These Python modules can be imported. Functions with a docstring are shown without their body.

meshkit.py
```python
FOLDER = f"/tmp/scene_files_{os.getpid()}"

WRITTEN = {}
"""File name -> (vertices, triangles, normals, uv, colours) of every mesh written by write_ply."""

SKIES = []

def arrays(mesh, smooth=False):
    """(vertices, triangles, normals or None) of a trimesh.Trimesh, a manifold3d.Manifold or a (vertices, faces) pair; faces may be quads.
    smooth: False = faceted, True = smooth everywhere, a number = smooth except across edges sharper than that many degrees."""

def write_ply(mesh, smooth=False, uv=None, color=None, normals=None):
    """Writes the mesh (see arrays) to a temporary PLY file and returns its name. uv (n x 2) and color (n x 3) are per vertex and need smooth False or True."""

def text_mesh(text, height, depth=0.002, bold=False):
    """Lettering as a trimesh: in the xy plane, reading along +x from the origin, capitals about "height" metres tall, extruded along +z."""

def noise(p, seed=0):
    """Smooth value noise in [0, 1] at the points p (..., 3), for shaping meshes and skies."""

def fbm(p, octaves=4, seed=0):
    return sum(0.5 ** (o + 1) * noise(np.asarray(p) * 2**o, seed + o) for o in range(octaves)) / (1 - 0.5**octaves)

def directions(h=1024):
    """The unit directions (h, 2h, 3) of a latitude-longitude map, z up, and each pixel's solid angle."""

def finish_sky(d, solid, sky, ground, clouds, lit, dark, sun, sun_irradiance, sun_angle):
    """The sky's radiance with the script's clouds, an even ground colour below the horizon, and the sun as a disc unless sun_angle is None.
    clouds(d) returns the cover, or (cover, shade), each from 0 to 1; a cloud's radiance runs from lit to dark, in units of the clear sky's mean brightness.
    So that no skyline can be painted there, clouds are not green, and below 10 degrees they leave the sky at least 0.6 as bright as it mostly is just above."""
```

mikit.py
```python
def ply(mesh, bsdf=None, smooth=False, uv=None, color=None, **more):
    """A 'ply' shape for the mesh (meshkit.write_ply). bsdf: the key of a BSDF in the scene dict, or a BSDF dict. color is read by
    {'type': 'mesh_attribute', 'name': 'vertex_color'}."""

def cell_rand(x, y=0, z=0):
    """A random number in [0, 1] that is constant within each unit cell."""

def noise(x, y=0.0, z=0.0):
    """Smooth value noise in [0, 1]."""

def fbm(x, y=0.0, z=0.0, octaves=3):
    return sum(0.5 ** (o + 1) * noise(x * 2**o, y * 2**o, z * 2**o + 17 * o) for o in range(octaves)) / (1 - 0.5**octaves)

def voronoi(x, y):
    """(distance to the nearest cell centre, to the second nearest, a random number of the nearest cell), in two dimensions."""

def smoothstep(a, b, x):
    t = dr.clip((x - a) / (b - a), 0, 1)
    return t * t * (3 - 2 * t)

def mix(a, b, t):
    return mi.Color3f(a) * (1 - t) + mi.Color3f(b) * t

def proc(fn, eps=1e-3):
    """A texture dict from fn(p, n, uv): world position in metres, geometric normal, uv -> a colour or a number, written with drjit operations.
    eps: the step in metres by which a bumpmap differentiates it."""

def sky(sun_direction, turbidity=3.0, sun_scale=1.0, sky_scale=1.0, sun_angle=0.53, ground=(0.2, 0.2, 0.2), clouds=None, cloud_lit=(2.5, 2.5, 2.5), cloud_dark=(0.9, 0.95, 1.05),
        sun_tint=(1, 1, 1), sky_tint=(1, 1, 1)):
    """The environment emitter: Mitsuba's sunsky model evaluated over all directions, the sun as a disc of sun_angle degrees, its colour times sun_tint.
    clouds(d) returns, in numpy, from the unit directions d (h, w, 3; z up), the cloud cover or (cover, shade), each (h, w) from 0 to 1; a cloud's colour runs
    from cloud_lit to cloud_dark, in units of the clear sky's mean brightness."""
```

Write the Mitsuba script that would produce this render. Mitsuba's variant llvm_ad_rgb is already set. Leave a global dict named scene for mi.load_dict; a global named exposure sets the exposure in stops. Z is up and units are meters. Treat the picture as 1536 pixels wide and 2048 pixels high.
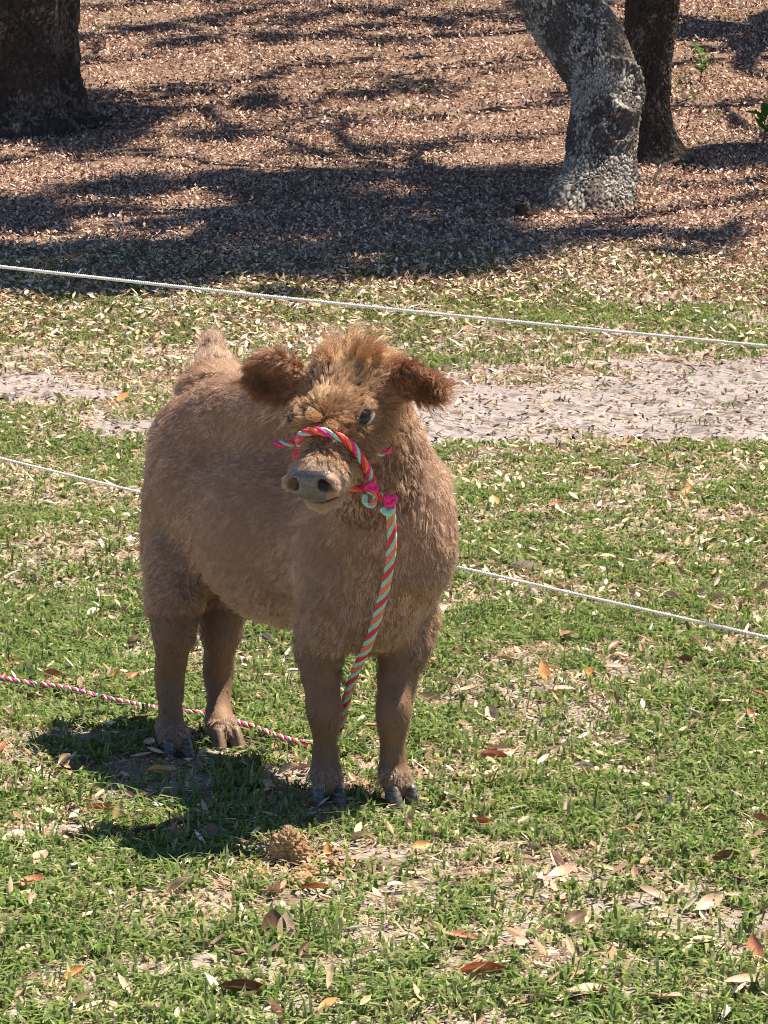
import math, os, random
import numpy as np, trimesh, drjit as dr, mitsuba as mi
import mikit, meshkit
from mikit import noise, fbm, smoothstep, mix
from scipy.spatial import cKDTree

T = mi.ScalarTransform4f
rng = np.random.default_rng(11)
random.seed(11)
scene, labels = {}, {}

# ------------------------------------------------------------------ camera, sky, exposure
FOC, CAM_H = 6480.0, 1.39                    # focal length in photo pixels (1536 wide), eye height
PITCH = math.atan(924 / FOC)
EYE = np.array([0, 0, CAM_H])
FWD = np.array([0, math.cos(PITCH), -math.sin(PITCH)])
UPV = np.array([0, math.sin(PITCH), math.cos(PITCH)])
scene['camera'] = {'type': 'perspective', 'fov': math.degrees(2 * math.atan(768 / FOC)), 'fov_axis': 'x',
                   'near_clip': 0.1, 'far_clip': 400.0,
                   'to_world': T().look_at(origin=EYE.tolist(), target=(EYE + FWD).tolist(), up=[0, 0, 1])}
SUN = np.array([0.40, 0.24, 1.0]); SUN /= np.linalg.norm(SUN)
scene['sky_light'] = mikit.sky(SUN.tolist(), turbidity=2.5, sky_scale=0.45, ground=(0.2, 0.17, 0.12))
exposure = 2.9

# ------------------------------------------------------------------ helpers
def tag(key, label=None, cat=None, group=None, kind=None):
    d = {}
    if label: d['label'] = label
    if cat: d['category'] = cat
    if group: d['group'] = group
    if kind: d['kind'] = kind
    labels[key] = d

def key_for(name):
    if name not in scene and name not in labels and not any(k.startswith(name + '__') for k in scene): return name
    i = 1
    while True:
        k = f'{name}_{i:03d}'
        if k not in scene and k not in labels: return k
        i += 1

def at(px, py, Y):
    """The point at distance Y (world y) that the photo shows at this pixel."""
    d = FWD + (px - 768) / FOC * np.array([1.0, 0, 0]) - (py - 1024) / FOC * UPV
    return EYE + d * (Y / d[1])

GN = lambda x, y, s, o=0: meshkit.noise(np.stack([np.asarray(x, float) * s, np.asarray(y, float) * s, np.zeros_like(np.asarray(x, float))], -1), o)

def gz(x, y):
    x, y = np.broadcast_arrays(np.asarray(x, float), np.asarray(y, float))
    q = np.clip(y - 8, 0, 32)
    z = 0.0031 * q * q + np.clip(y - 40, 0, None) * 0.05
    return z + 0.035 * (GN(x, y, 1.1, 3) - 0.5) + 0.02 * (GN(x, y, 3.1, 4) - 0.5) + 0.010 * (GN(x, y, 9, 5) - 0.5)

def ground_at(px, py):
    d = FWD + (px - 768) / FOC * np.array([1.0, 0, 0]) - (py - 1024) / FOC * UPV
    t = np.linspace(3, 60, 4000)
    p = EYE + t[:, None] * d
    below = p[:, 2] < gz(p[:, 0], p[:, 1])
    return p[np.argmax(below)] if below.any() else p[-1]

def ndir(v): return v / (np.linalg.norm(v, axis=-1, keepdims=True) + 1e-12)

def tube(pts, rad, sides=10, cap=True):
    p = np.asarray(pts, float); n = len(p)
    rad = np.broadcast_to(np.asarray(rad, float), (n,))
    t = ndir(np.gradient(p, axis=0))
    a = np.cross(t[0], [0.3, 0.2, 0.9]); a /= np.linalg.norm(a)
    A = np.zeros_like(p)
    for i in range(n):
        a = a - t[i] * a.dot(t[i]); a /= np.linalg.norm(a); A[i] = a
    B = np.cross(t, A)
    th = np.arange(sides) * 2 * np.pi / sides
    v = p[:, None] + rad[:, None, None] * (np.cos(th)[None, :, None] * A[:, None] + np.sin(th)[None, :, None] * B[:, None])
    v = v.reshape(-1, 3)
    i, j = np.meshgrid(np.arange(n - 1), np.arange(sides), indexing='ij')
    q = np.stack([i * sides + j, i * sides + (j + 1) % sides, (i + 1) * sides + (j + 1) % sides, (i + 1) * sides + j], -1).reshape(-1, 4)
    f = np.vstack([q[:, [0, 1, 2]], q[:, [0, 2, 3]]])
    if cap:
        v = np.vstack([v, p[:1], p[-1:]]); c0, c1 = len(v) - 2, len(v) - 1
        k = np.arange(sides)
        f = np.vstack([f, np.stack([np.full(sides, c0), (k + 1) % sides, k], 1), np.stack([np.full(sides, c1), (n - 1) * sides + k, (n - 1) * sides + (k + 1) % sides], 1)])
    return trimesh.Trimesh(v, f, process=False)

def spline(pts, n):
    """Catmull-Rom through the rows (any width) sampled at n even steps."""
    p = np.asarray(pts, float)
    d = np.r_[0, np.cumsum(np.linalg.norm(np.diff(p[:, :3], axis=0), axis=1))]
    from scipy.interpolate import PchipInterpolator
    return PchipInterpolator(d, p, axis=0)(np.linspace(0, d[-1], n))

# ------------------------------------------------------------------ materials
def vcol(rough=0.7, spec=0.3):
    return {'type': 'twosided', 'bsdf': {'type': 'principled', 'base_color': {'type': 'mesh_attribute', 'name': 'vertex_color'}, 'roughness': rough, 'specular': spec}}
def flat(c, rough=0.7, spec=0.4, **k):
    return {'type': 'twosided', 'bsdf': {'type': 'principled', 'base_color': {'type': 'rgb', 'value': list(c)}, 'roughness': rough, 'specular': spec, **k}}

def ground_colour(p, n, uv):
    a = fbm(p.x * 1.6 + 3, p.y * 1.6, 0, 4)
    b = fbm(p.x * 9, p.y * 9, 3, 4)
    g = noise(p.x * 160, p.y * 160, p.z * 160)
    sand = mix((0.25, 0.22, 0.205), (0.39, 0.355, 0.335), b)
    soil = mix((0.11, 0.08, 0.06), (0.21, 0.165, 0.13), b)
    c = mix(sand, soil, smoothstep(0.54, 0.70, a * 0.45 + b * 0.6))
    humus = mix((0.13, 0.09, 0.072), (0.29, 0.21, 0.172), fbm(p.x * 22, p.y * 22, 9, 4))
    far = smoothstep(14.0, 17.5, p.y + (a - 0.5) * 7)
    c = mix(c, humus, far)
    return c * (0.72 + 0.5 * g)
scene['soil'] = {'type': 'bumpmap', 'arbitrary': mikit.proc(lambda p, n, uv: fbm(p.x * 45, p.y * 45, 0, 3), eps=3e-3), 'scale': 0.012,
                 'bsdf': {'type': 'diffuse', 'reflectance': mikit.proc(ground_colour)}}
def sand_colour(p, n, uv):
    a = fbm(p.x * 2.2, p.y * 6, 0, 4); b = fbm(p.x * 26, p.y * 26, 5, 3); g = noise(p.x * 170, p.y * 170, 1)
    c = mix((0.235, 0.215, 0.215), (0.345, 0.32, 0.32), a)
    c = mix(c, (0.17, 0.148, 0.146), smoothstep(0.56, 0.70, b))
    return c * (0.78 + 0.4 * g)
scene['path_sand'] = {'type': 'bumpmap', 'arbitrary': mikit.proc(lambda p, n, uv: fbm(p.x * 30, p.y * 30, 0, 3), eps=3e-3), 'scale': 0.015,
                      'bsdf': {'type': 'diffuse', 'reflectance': mikit.proc(sand_colour)}}
scene['grass_blade'] = {'type': 'principledthin', 'base_color': {'type': 'mesh_attribute', 'name': 'vertex_color'}, 'roughness': 0.34, 'diff_trans': 0.7, 'spec_trans': 0.0, 'eta': 1.4}
scene['crown_leaf'] = {'type': 'principledthin', 'base_color': {'type': 'mesh_attribute', 'name': 'vertex_color'}, 'roughness': 0.5, 'diff_trans': 0.5, 'spec_trans': 0.0, 'eta': 1.4}
scene['dry_leaf'] = vcol(0.55, 0.35)
scene['bark'] = vcol(0.85, 0.2)
scene['straw'] = vcol(0.7, 0.25)

# ------------------------------------------------------------------ ground
def steps(parts):
    out = []
    for a, b, s in parts: out.append(np.arange(a, b - 1e-9, s))
    return np.concatenate(out + [[parts[-1][1]]])
gx = steps([(-60, -12, 4.0), (-12, -4, 0.5), (-4, -2, 0.1), (-2, 2, 0.04), (2, 4, 0.1), (4, 12, 0.5), (12, 60, 4.0)])
gy = steps([(-10, 3, 0.5), (3, 15, 0.04), (15, 40, 0.09), (40, 60, 0.6), (60, 160, 5)])
def sheet(xs, ys, zf):
    X, Y = np.meshgrid(xs, ys, indexing='xy')
    v = np.stack([X, Y, zf(X, Y)], -1).reshape(-1, 3)
    i, j = np.meshgrid(np.arange(len(ys) - 1), np.arange(len(xs) - 1), indexing='ij')
    a = i * len(xs) + j
    q = np.stack([a, a + 1, a + 1 + len(xs), a + len(xs)], -1)
    return v, q
v, q = sheet(gx, gy, gz)
scene['ground'] = mikit.ply((v, q.reshape(-1, 4)), 'soil', smooth=True)
tag('ground', 'sandy ground with patchy soil rising to a leaf covered slope', None, None, 'structure')

def path_field(x, y):
    """Above 0 on the bare sand of the path, below on the grass."""
    x = np.asarray(x, float); y = np.asarray(y, float)
    e = 0.55 * (GN(x, y, 1.7, 21) - 0.5) + 0.35 * (GN(x, y, 5.0, 22) - 0.5) + 0.2 * (GN(x, y, 14.0, 23) - 0.5)
    lo = 11.2 - 0.05 * np.clip(x, -3, 0.5)
    hi = 13.1 + 0.1 * np.clip(x, 0, 6) - 1.3 * np.clip(0.15 - x, 0, 1.0)
    main = np.minimum(y - lo, hi - y) * 0.8
    main = np.minimum(main, (x + 1.02) * 1.6)
    side = np.minimum(np.minimum(y - 12.45, 13.15 - y) - 0.05, (-1.12 - x) * 1.5)
    return np.maximum(main, side) + e
px_, py_ = np.arange(-7, 9, 0.035), np.arange(10.2, 15.2, 0.035)
def path_lift(x, y):
    """Height of the loose sand over the ground: it sinks under the turf at its rim and is ridged by wheels and hooves."""
    f = path_field(x, y); n = lambda a, b, k: meshkit.noise(np.stack([x * a, y * b, 0 * x], -1), k)
    return -0.014 + 0.020 * np.clip(f / 0.10, 0, 1) + np.clip(f * 2.5, 0, 1) * (0.028 * n(1.6, 6.5, 8) + 0.014 * n(7, 13, 9))
def walk_top(x, y):
    """The walked-on surface: ground, or the sand where the track lies on it."""
    x, y = np.broadcast_arrays(np.asarray(x, float), np.asarray(y, float))
    on = (path_field(x, y) > 0) & (y > 10.2) & (y < 15.2)
    return gz(x, y) + np.where(on, np.maximum(path_lift(x, y), 0), 0)
v, q = sheet(px_, py_, lambda X, Y: gz(X, Y) + path_lift(X, Y))
keep = (path_field(v[:, 0], v[:, 1]) > -0.02)[q].all(-1)
q = q[keep]
scene['sand_path'] = mikit.ply((v, q), 'path_sand', smooth=True)
tag('sand_path', 'bare pale sand track crossing the grass behind the calf', None, None, 'structure')

# ------------------------------------------------------------------ trees
def trunk_mesh(rows, seed, n_len=260, n_ring=220, plate=0.03, depth=0.012, flare_lobes=5, flare=0.22, palette=None, lichen=0.5, knots=()):
    """rows: x, y, z, radius up the trunk. Bark plates are displaced geometry, each with a tone of its own."""
    r = np.random.default_rng(seed)
    S = spline(rows, n_len)
    P, R = S[:, :3], S[:, 3]
    t = ndir(np.gradient(P, axis=0))
    a = np.array([1.0, 0, 0]); A = np.zeros_like(P)
    for i in range(n_len):
        a = a - t[i] * a.dot(t[i]); a /= np.linalg.norm(a); A[i] = a
    B = np.cross(t, A)
    th = np.arange(n_ring) * 2 * np.pi / n_ring
    arc = np.r_[0, np.cumsum(np.linalg.norm(np.diff(P, axis=0), axis=1))]
    TH, AR = np.meshgrid(th, arc, indexing='xy')
    Rm = float(np.median(R))
    U = np.cos(TH) * Rm, np.sin(TH) * Rm
    pos3 = np.stack([U[0], U[1], AR * 0.62], -1).reshape(-1, 3)       # plates are taller than wide
    dom = np.array([Rm * 1.02, Rm * 1.02, arc[-1] * 0.62])
    n_pl = int(2 * np.pi * Rm * arc[-1] * 0.62 / plate ** 2 * 1.1)
    tt = r.uniform(0, 2 * np.pi, n_pl)
    C = np.stack([np.cos(tt) * Rm, np.sin(tt) * Rm, r.uniform(0, arc[-1] * 0.62, n_pl)], -1)
    warp = (np.stack([meshkit.noise(pos3 * 40, k) for k in (1, 2, 3)], -1) - 0.5) * plate * 0.8
    dd, ii = cKDTree(C).query(pos3 + warp, k=2)
    edge = np.clip((dd[:, 1] - dd[:, 0]) / (plate * 0.45), 0, 1); edge = edge * edge * (3 - 2 * edge)
    pl = r.random(n_pl)
    big = meshkit.fbm(pos3 * 5, 3, seed) - 0.5
    disp = (edge - 0.6) * depth * (0.35 + 1.0 * pl[ii[:, 0]] ** 1.5) * (0.5 + meshkit.noise(pos3 * 13, 8)) + big * Rm * 0.22 + (meshkit.noise(pos3 * 110, 5) - 0.5) * depth * 0.5
    low = np.exp(-AR / (1.1 * Rm)).reshape(-1)
    ph = r.uniform(0, 6.28)
    disp += low * Rm * flare * (np.cos(flare_lobes * TH.reshape(-1) + ph) + 0.5 * np.cos((flare_lobes - 2) * TH.reshape(-1) + 2 * ph))
    for (k_arc, k_th, k_r, k_h) in knots:                           # healed limb scars and collars
        dth = (TH.reshape(-1) - k_th + np.pi) % (2 * np.pi) - np.pi
        d = np.sqrt(((AR.reshape(-1) - k_arc)) ** 2 + (dth * Rm) ** 2) / k_r
        disp += k_h * (np.exp(-((d - 1) / 0.28) ** 2) + 0.55 * np.exp(-(d / 0.8) ** 2))
    RR = np.repeat(R, n_ring) + disp
    dirv = np.cos(TH)[..., None] * A[:, None] + np.sin(TH)[..., None] * B[:, None]
    RR = np.maximum(RR, 0.02)
    v = np.repeat(P, n_ring, axis=0) + RR[:, None] * dirv.reshape(-1, 3)
    i, j = np.meshgrid(np.arange(n_len - 1), np.arange(n_ring), indexing='ij')
    f = np.stack([i * n_ring + j, i * n_ring + (j + 1) % n_ring, (i + 1) * n_ring + (j + 1) % n_ring, (i + 1) * n_ring + j], -1).reshape(-1, 4)
    lich = np.clip((meshkit.fbm(pos3 * 6 + 7, 3, seed + 5) - 0.5) * 4 + lichen, 0, 1)
    on = (pl[ii[:, 0]] < lich)[:, None]
    dark, mid, pale = (np.array(c) for c in palette)
    tone = mid * (0.7 + 0.6 * r.random(n_pl))[ii[:, 0], None]
    col = np.where(on, pale * (0.75 + 0.4 * r.random(n_pl))[ii[:, 0], None], tone)
    e2 = np.clip(edge * 1.6, 0, 1)[:, None]
    col = dark * (1 - e2) + col * e2
    return (v, f), col, P

def bark_ply(mesh, col): return mikit.ply(mesh, 'bark', smooth=True, color=np.clip(col, 0, 1))

GREY = ((0.060, 0.052, 0.047), (0.15, 0.135, 0.125), (0.44, 0.43, 0.39))
BROWN = ((0.030, 0.026, 0.023), (0.065, 0.053, 0.045), (0.15, 0.135, 0.115))

def limb(p0, p1, r0, r1, sag, seed):
    r = np.random.default_rng(seed)
    n = 14; s = np.linspace(0, 1, n)[:, None]
    p = p0 * (1 - s) + p1 * s
    p[:, 2] += np.sin(s[:, 0] * np.pi) * sag
    L = np.linalg.norm(p1 - p0)
    w = r.normal(0, 0.03 * L, (n, 3)); w = (w + np.roll(w, 1, 0) + np.roll(w, -1, 0)) / 3
    w[0] = w[-1] = 0
    return tube(p + w, r0 + (r1 - r0) * s[:, 0] ** 0.7, 8)

def leaf_cloud(centres, radii, counts, seed, size=(0.10, 0.042)):
    r = np.random.default_rng(seed)
    c = np.repeat(centres, counts, axis=0); R = np.repeat(radii, counts, axis=0)
    n = len(c)
    d = ndir(r.normal(size=(n, 3))) * (r.random((n, 1)) ** 0.45)
    p = c + d * R[:, None] * np.array([1, 1, 0.55])
    a = ndir(r.normal(size=(n, 3)) * [1, 1, 0.5]); b = ndir(np.cross(a, r.normal(size=(n, 3))))
    L = r.uniform(0.7, 1.3, (n, 1)) * size[0]; W = r.uniform(0.8, 1.2, (n, 1)) * size[1]
    nn = np.cross(a, b)
    v = np.stack([p - a * L * 0.5, p + b * W * 0.5 + nn * W * 0.15, p + a * L * 0.5, p - b * W * 0.5 + nn * W * 0.15], 1).reshape(-1, 3)
    k = np.arange(n)[:, None] * 4
    f = np.concatenate([k + [0, 1, 2], k + [0, 2, 3]], 0)
    col = np.array([0.055, 0.085, 0.022]) * r.uniform(0.7, 1.5, (n, 1)) * np.array([1, 1, 1]) + r.uniform(0, 0.02, (n, 1)) * [1, 0.8, 0]
    return (v, f), np.repeat(col, 4, axis=0)

def rows_px(lst, Y):
    """trunk rows from (pixel x, pixel y, radius in pixels) at distance Y"""
    out = []
    for px, py, rp, *dy in lst:
        yy = Y + (dy[0] if dy else 0)
        p = at(px, py, yy); out.append([*p, rp * yy / FOC])
    return out

g1 = ground_at(1185, 418); g2 = ground_at(1318, 335); g3 = ground_at(15, 268)
Y1, Y2, Y3 = g1[1], g2[1] + 0.15, g3[1] + 0.3
t1 = rows_px([(1182, 445, 112, -0.02), (1184, 420, 96, 0), (1190, 380, 80, 0.05), (1198, 330, 72, 0.11), (1206, 270, 70, 0.19), (1212, 225, 69, 0.25), (1212, 190, 71, 0.3), (1202, 150, 73, 0.37), (1180, 105, 76, 0.46), (1152, 60, 76, 0.54), (1122, 15, 73, 0.6), (1095, -40, 69, 0.65), (1070, -120, 65, 0.7), (1050, -260, 61, 0.75), (1035, -420, 56, 0.8), (1030, -640, 51, 0.8)], Y1)
t2 = rows_px([(1318, 354, 98), (1314, 334, 80), (1309, 300, 58), (1304, 260, 46), (1299, 210, 41), (1298, 150, 43), (1301, 80, 48), (1307, 0, 53), (1312, -90, 53), (1320, -300, 50), (1335, -560, 46), (1350, -800, 42)], Y2)
t3 = rows_px([(12, 284, 228), (12, 264, 198), (10, 235, 162), (10, 200, 142), (8, 150, 137), (8, 80, 140), (6, 0, 146), (0, -120, 148), (-10, -400, 140), (-30, -800, 125), (-40, -1100, 110)], Y3)
TREES = []
def make_tree(rows, seed, label, pal, lichen, **kw):
    k = key_for('oak_tree')
    m, col, P = trunk_mesh(rows, seed, palette=pal, lichen=lichen, **kw)
    scene[k + '__trunk'] = bark_ply(m, col)
    tag(k, label, 'tree', None)
    TREES.append({'key': k, 'top': P[-1], 'P': P, 'r': rows[-1][3], 'clumps': []})
    return k
make_tree(t1, 1, 'oak tree with pale lichen on its crooked trunk bending left, bare scar at the bend', GREY, 0.42, plate=0.015, depth=0.015, flare_lobes=5, flare=0.13,
          n_len=640, n_ring=340, knots=[(0.79, 0.9 * math.pi + 2.35, 0.13, 0.040), (0.55, -1.2, 0.10, 0.022)])
make_tree(t2, 2, 'slim dark oak trunk standing straight behind the crooked pale oak', BROWN, 0.12, plate=0.019, depth=0.012, flare_lobes=4, flare=0.16, n_len=460, n_ring=200)
make_tree(t3, 3, 'thick dark oak trunk with flared roots at the left edge of the slope', BROWN, 0.10, plate=0.022, depth=0.014, flare_lobes=7, flare=0.17, n_len=460, n_ring=340)
def far_tree(x, y, h, r0, seed, label, lean=(0, 0)):
    z = float(gz(x, y)) - 0.1
    rows = [[x, y, z, r0 * 1.5], [x, y, z + 0.25, r0 * 1.2], [x + lean[0] * .2, y + lean[1] * .2, z + h * 0.3, r0], [x + lean[0] * .6, y + lean[1] * .6, z + h * 0.65, r0 * 0.9], [x + lean[0], y + lean[1], z + h, r0 * 0.75]]
    return make_tree(rows, seed, label, BROWN, 0.2, plate=0.06, depth=0.02, n_len=90, n_ring=70, flare=0.15)
far_tree(6.4, 22.5, 4.6, 0.36, 4, 'oak tree standing right of the frame whose boughs shade the slope', (-1.2, 0))
far_tree(7.0, 31.5, 5.0, 0.42, 5, 'oak tree beyond the right edge high on the slope', (-1.5, 0.2))
far_tree(-3.0, 42.0, 5.0, 0.4, 6, 'oak tree at the top of the slope above the left trunk', (0.6, -1))
far_tree(2.8, 40.0, 5.0, 0.4, 7, 'oak tree at the top of the slope above the crooked oak', (0.2, -1))
far_tree(-6.8, 28.0, 5.0, 0.42, 8, 'oak tree beyond the left edge of the slope', (1.2, 0))

# crowns: foliage clumps hang where their shade falls on the slope
def shade_patch(px0, py0, px1, py1, cover, r, zlo=4.0, zhi=6.6, seed=0):
    """Foliage between the sun and the ground seen in this part of the photograph."""
    q = np.random.default_rng(seed)
    a = ground_at(px0, py1); b = ground_at(px1, py0)
    cx0, cx1 = (px0 - 768) / FOC, (px1 - 768) / FOC
    y0, y1 = a[1], b[1]
    area = (cx1 - cx0) * (y0 + y1) / 2 * (y1 - y0)
    n = max(1, int(cover * area / (math.pi * r * r)))
    for _ in range(n):
        y = q.uniform(y0, y1); x = q.uniform(cx0, cx1) * y
        h = q.uniform(zlo, zhi)
        g = np.array([x, y, float(gz(x, y))])
        c = g + SUN / SUN[2] * h
        t = min(TREES, key=lambda t: np.hypot(*(t['top'][:2] - c[:2])) + (0 if t['top'][2] < c[2] + 1.5 else 2))
        t['clumps'].append((c, r * q.uniform(0.75, 1.3)))
# the deep band of shade
shade_patch(230, 346, 1110, 408, 2.6, 0.30, seed=1)
shade_patch(-350, 412, 1030, 455, 2.8, 0.27, seed=2)
shade_patch(-350, 490, 600, 590, 2.3, 0.28, seed=3)
shade_patch(480, 470, 1040, 532, 2.2, 0.26, seed=4)
shade_patch(560, 445, 1000, 480, 1.6, 0.22, seed=16)
shade_patch(980, 452, 1900, 502, 1.5, 0.24, seed=5)
shade_patch(1285, 296, 1900, 345, 2.6, 0.25, seed=6)
shade_patch(-400, 190, 300, 262, 2.4, 0.33, seed=7, zlo=5, zhi=8)
shade_patch(-250, 215, 235, 300, 2.4, 0.25, seed=9, zlo=3.5, zhi=6)
shade_patch(1040, -60, 1170, 40, 2.6, 0.25, seed=8, zlo=2.5, zhi=4.5)
for i, (x0, y0, x1, y1) in enumerate([(200, 346, 1110, 400), (-400, 412, 1030, 560), (1285, 300, 1900, 345), (-400, 195, 280, 262)]):
    shade_patch(x0, y0, x1, y1, 0.9, 0.4, zlo=7.5, zhi=10.5, seed=60 + i)
# broken streaks up the slope: leafy boughs seen as long shadows
for i, (x0, y0, x1, y1, c) in enumerate([(180, 258, 640, 290, 1.2), (380, 178, 1130, 208, 0.7), (1330, 45, 1900, 100, 1.3), (-500, -140, 1900, -5, 0.8), (160, 205, 560, 235, 0.5), (150, 25, 1100, 90, 0.35)]):
    shade_patch(x0, y0, x1, y1, c, 0.21, zlo=4.2, zhi=7.0, seed=20 + i)
def shade_bough(x0, y0, x1, y1, r, h, seed):
    """A leafy bough whose shadow runs between these two places on the ground."""
    q = np.random.default_rng(seed)
    a = ground_at(x0, y0); b = ground_at(x1, y1); n = int(np.linalg.norm(b - a) / (r * 1.15)) + 1
    for u in np.linspace(0, 1, n):
        g = a * (1 - u) + b * u + [0, q.normal(0, 0.12), 0]
        if q.random() < 0.12: continue
        c = g + SUN / SUN[2] * (h + 0.5 * math.sin(u * 3) + q.normal(0, 0.15))
        t = min(TREES, key=lambda t: np.hypot(*(t['top'][:2] - c[:2])))
        t['clumps'].append((c, r * q.uniform(0.6, 1.3)))
for i, (x0, y0, x1, y1, r_) in enumerate([(150, 78, 560, 12, 0.15), (150, 132, 430, 88, 0.14), (300, 182, 560, 152, 0.15), (160, 240, 560, 216, 0.15), (540, 84, 1060, 14, 0.17), (560, 134, 900, 106, 0.13), (560, 216, 860, 165, 0.14),
        (560, 262, 1130, 212, 0.15), (700, 302, 1120, 268, 0.13), (-60, 330, 330, 300, 0.12), (1330, 128, 1700, 96, 0.15), (1330, 215, 1700, 196, 0.14), (560, 310, 980, 292, 0.13), (420, 52, 900, 4, 0.14), (180, 22, 500, -20, 0.15), (900, 150, 1140, 128, 0.14)]):
    shade_bough(x0, y0, x1, y1, r_, 4.6 + 0.13 * (i % 7), 200 + i)

for ti, t in enumerate(TREES):
    extra = np.random.default_rng(50 + ti)
    C = [c for c, r in t['clumps']]; R = [r for c, r in t['clumps']]
    top = t['top']
    if not C:
        for _ in range(10):
            C.append(top + extra.normal(0, 1, 3) * [1.4, 1.4, 0.5] + [0, 0, 1.2]); R.append(0.5)
    C = np.array(C); R = np.array(R)
    m, col = leaf_cloud(C, R, (420 * R ** 2 / 0.09 * 0.95).astype(int) + 12, 70 + ti)
    scene[t['key'] + '__crown'] = mikit.ply(m, 'crown_leaf', color=col)
    # boughs reach out to groups of clumps, twigs to single ones
    from scipy.cluster.vq import kmeans2
    kk = max(1, min(9, len(C) // 5))
    np.random.seed(5)
    cen, lab = kmeans2(C, kk, seed=3, minit='++')
    for b in range(kk):
        mem = np.where(lab == b)[0]
        if not len(mem): continue
        hub = C[mem].mean(0) - [0, 0, 0.25]
        L = np.linalg.norm(hub - top)
        parts = [limb(top - [0, 0, 0.15], hub, t['r'] * 0.55, 0.035 + 0.004 * L, 0.12 * L, 90 + ti * 20 + b)]
        for i in mem[:14]: parts.append(limb(hub, C[i], 0.024, 0.008, 0.04, 400 + i))
        mm = trimesh.util.concatenate(parts)
        colr = np.tile([0.13, 0.11, 0.095], (len(mm.vertices), 1))
        kb = key_for(t['key'] + '__bough')
        scene[kb] = mikit.ply(mm, 'bark', smooth=True, color=colr)


# ------------------------------------------------------------------ the calf
Gf = ground_at(655, 1606)
Y0 = Gf[1]                                                     # distance of the front feet
fz = lambda p: float(gz(p[0], p[1]))
UF = np.array([0.55, -0.835, 0]); UL = np.array([0.835, 0.55, 0]); UZ = np.array([0, 0, 1.0])   # the calf's forward, left, up
# head frame: nose direction, the calf's left, face normal
HO = at(692, 800, Y0 - 0.19)
HN = ndir(np.array([-0.300, -0.73, -0.620])); HW = ndir(np.array([0.920, -0.391, 0.0])); HW = ndir(HW - HN * HW.dot(HN)); HT = np.cross(HW, HN); HT = HT if HT[2] > 0 else -HT
def hd(s, w, t): return HO + s * HN + w * HW + t * HT

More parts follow.
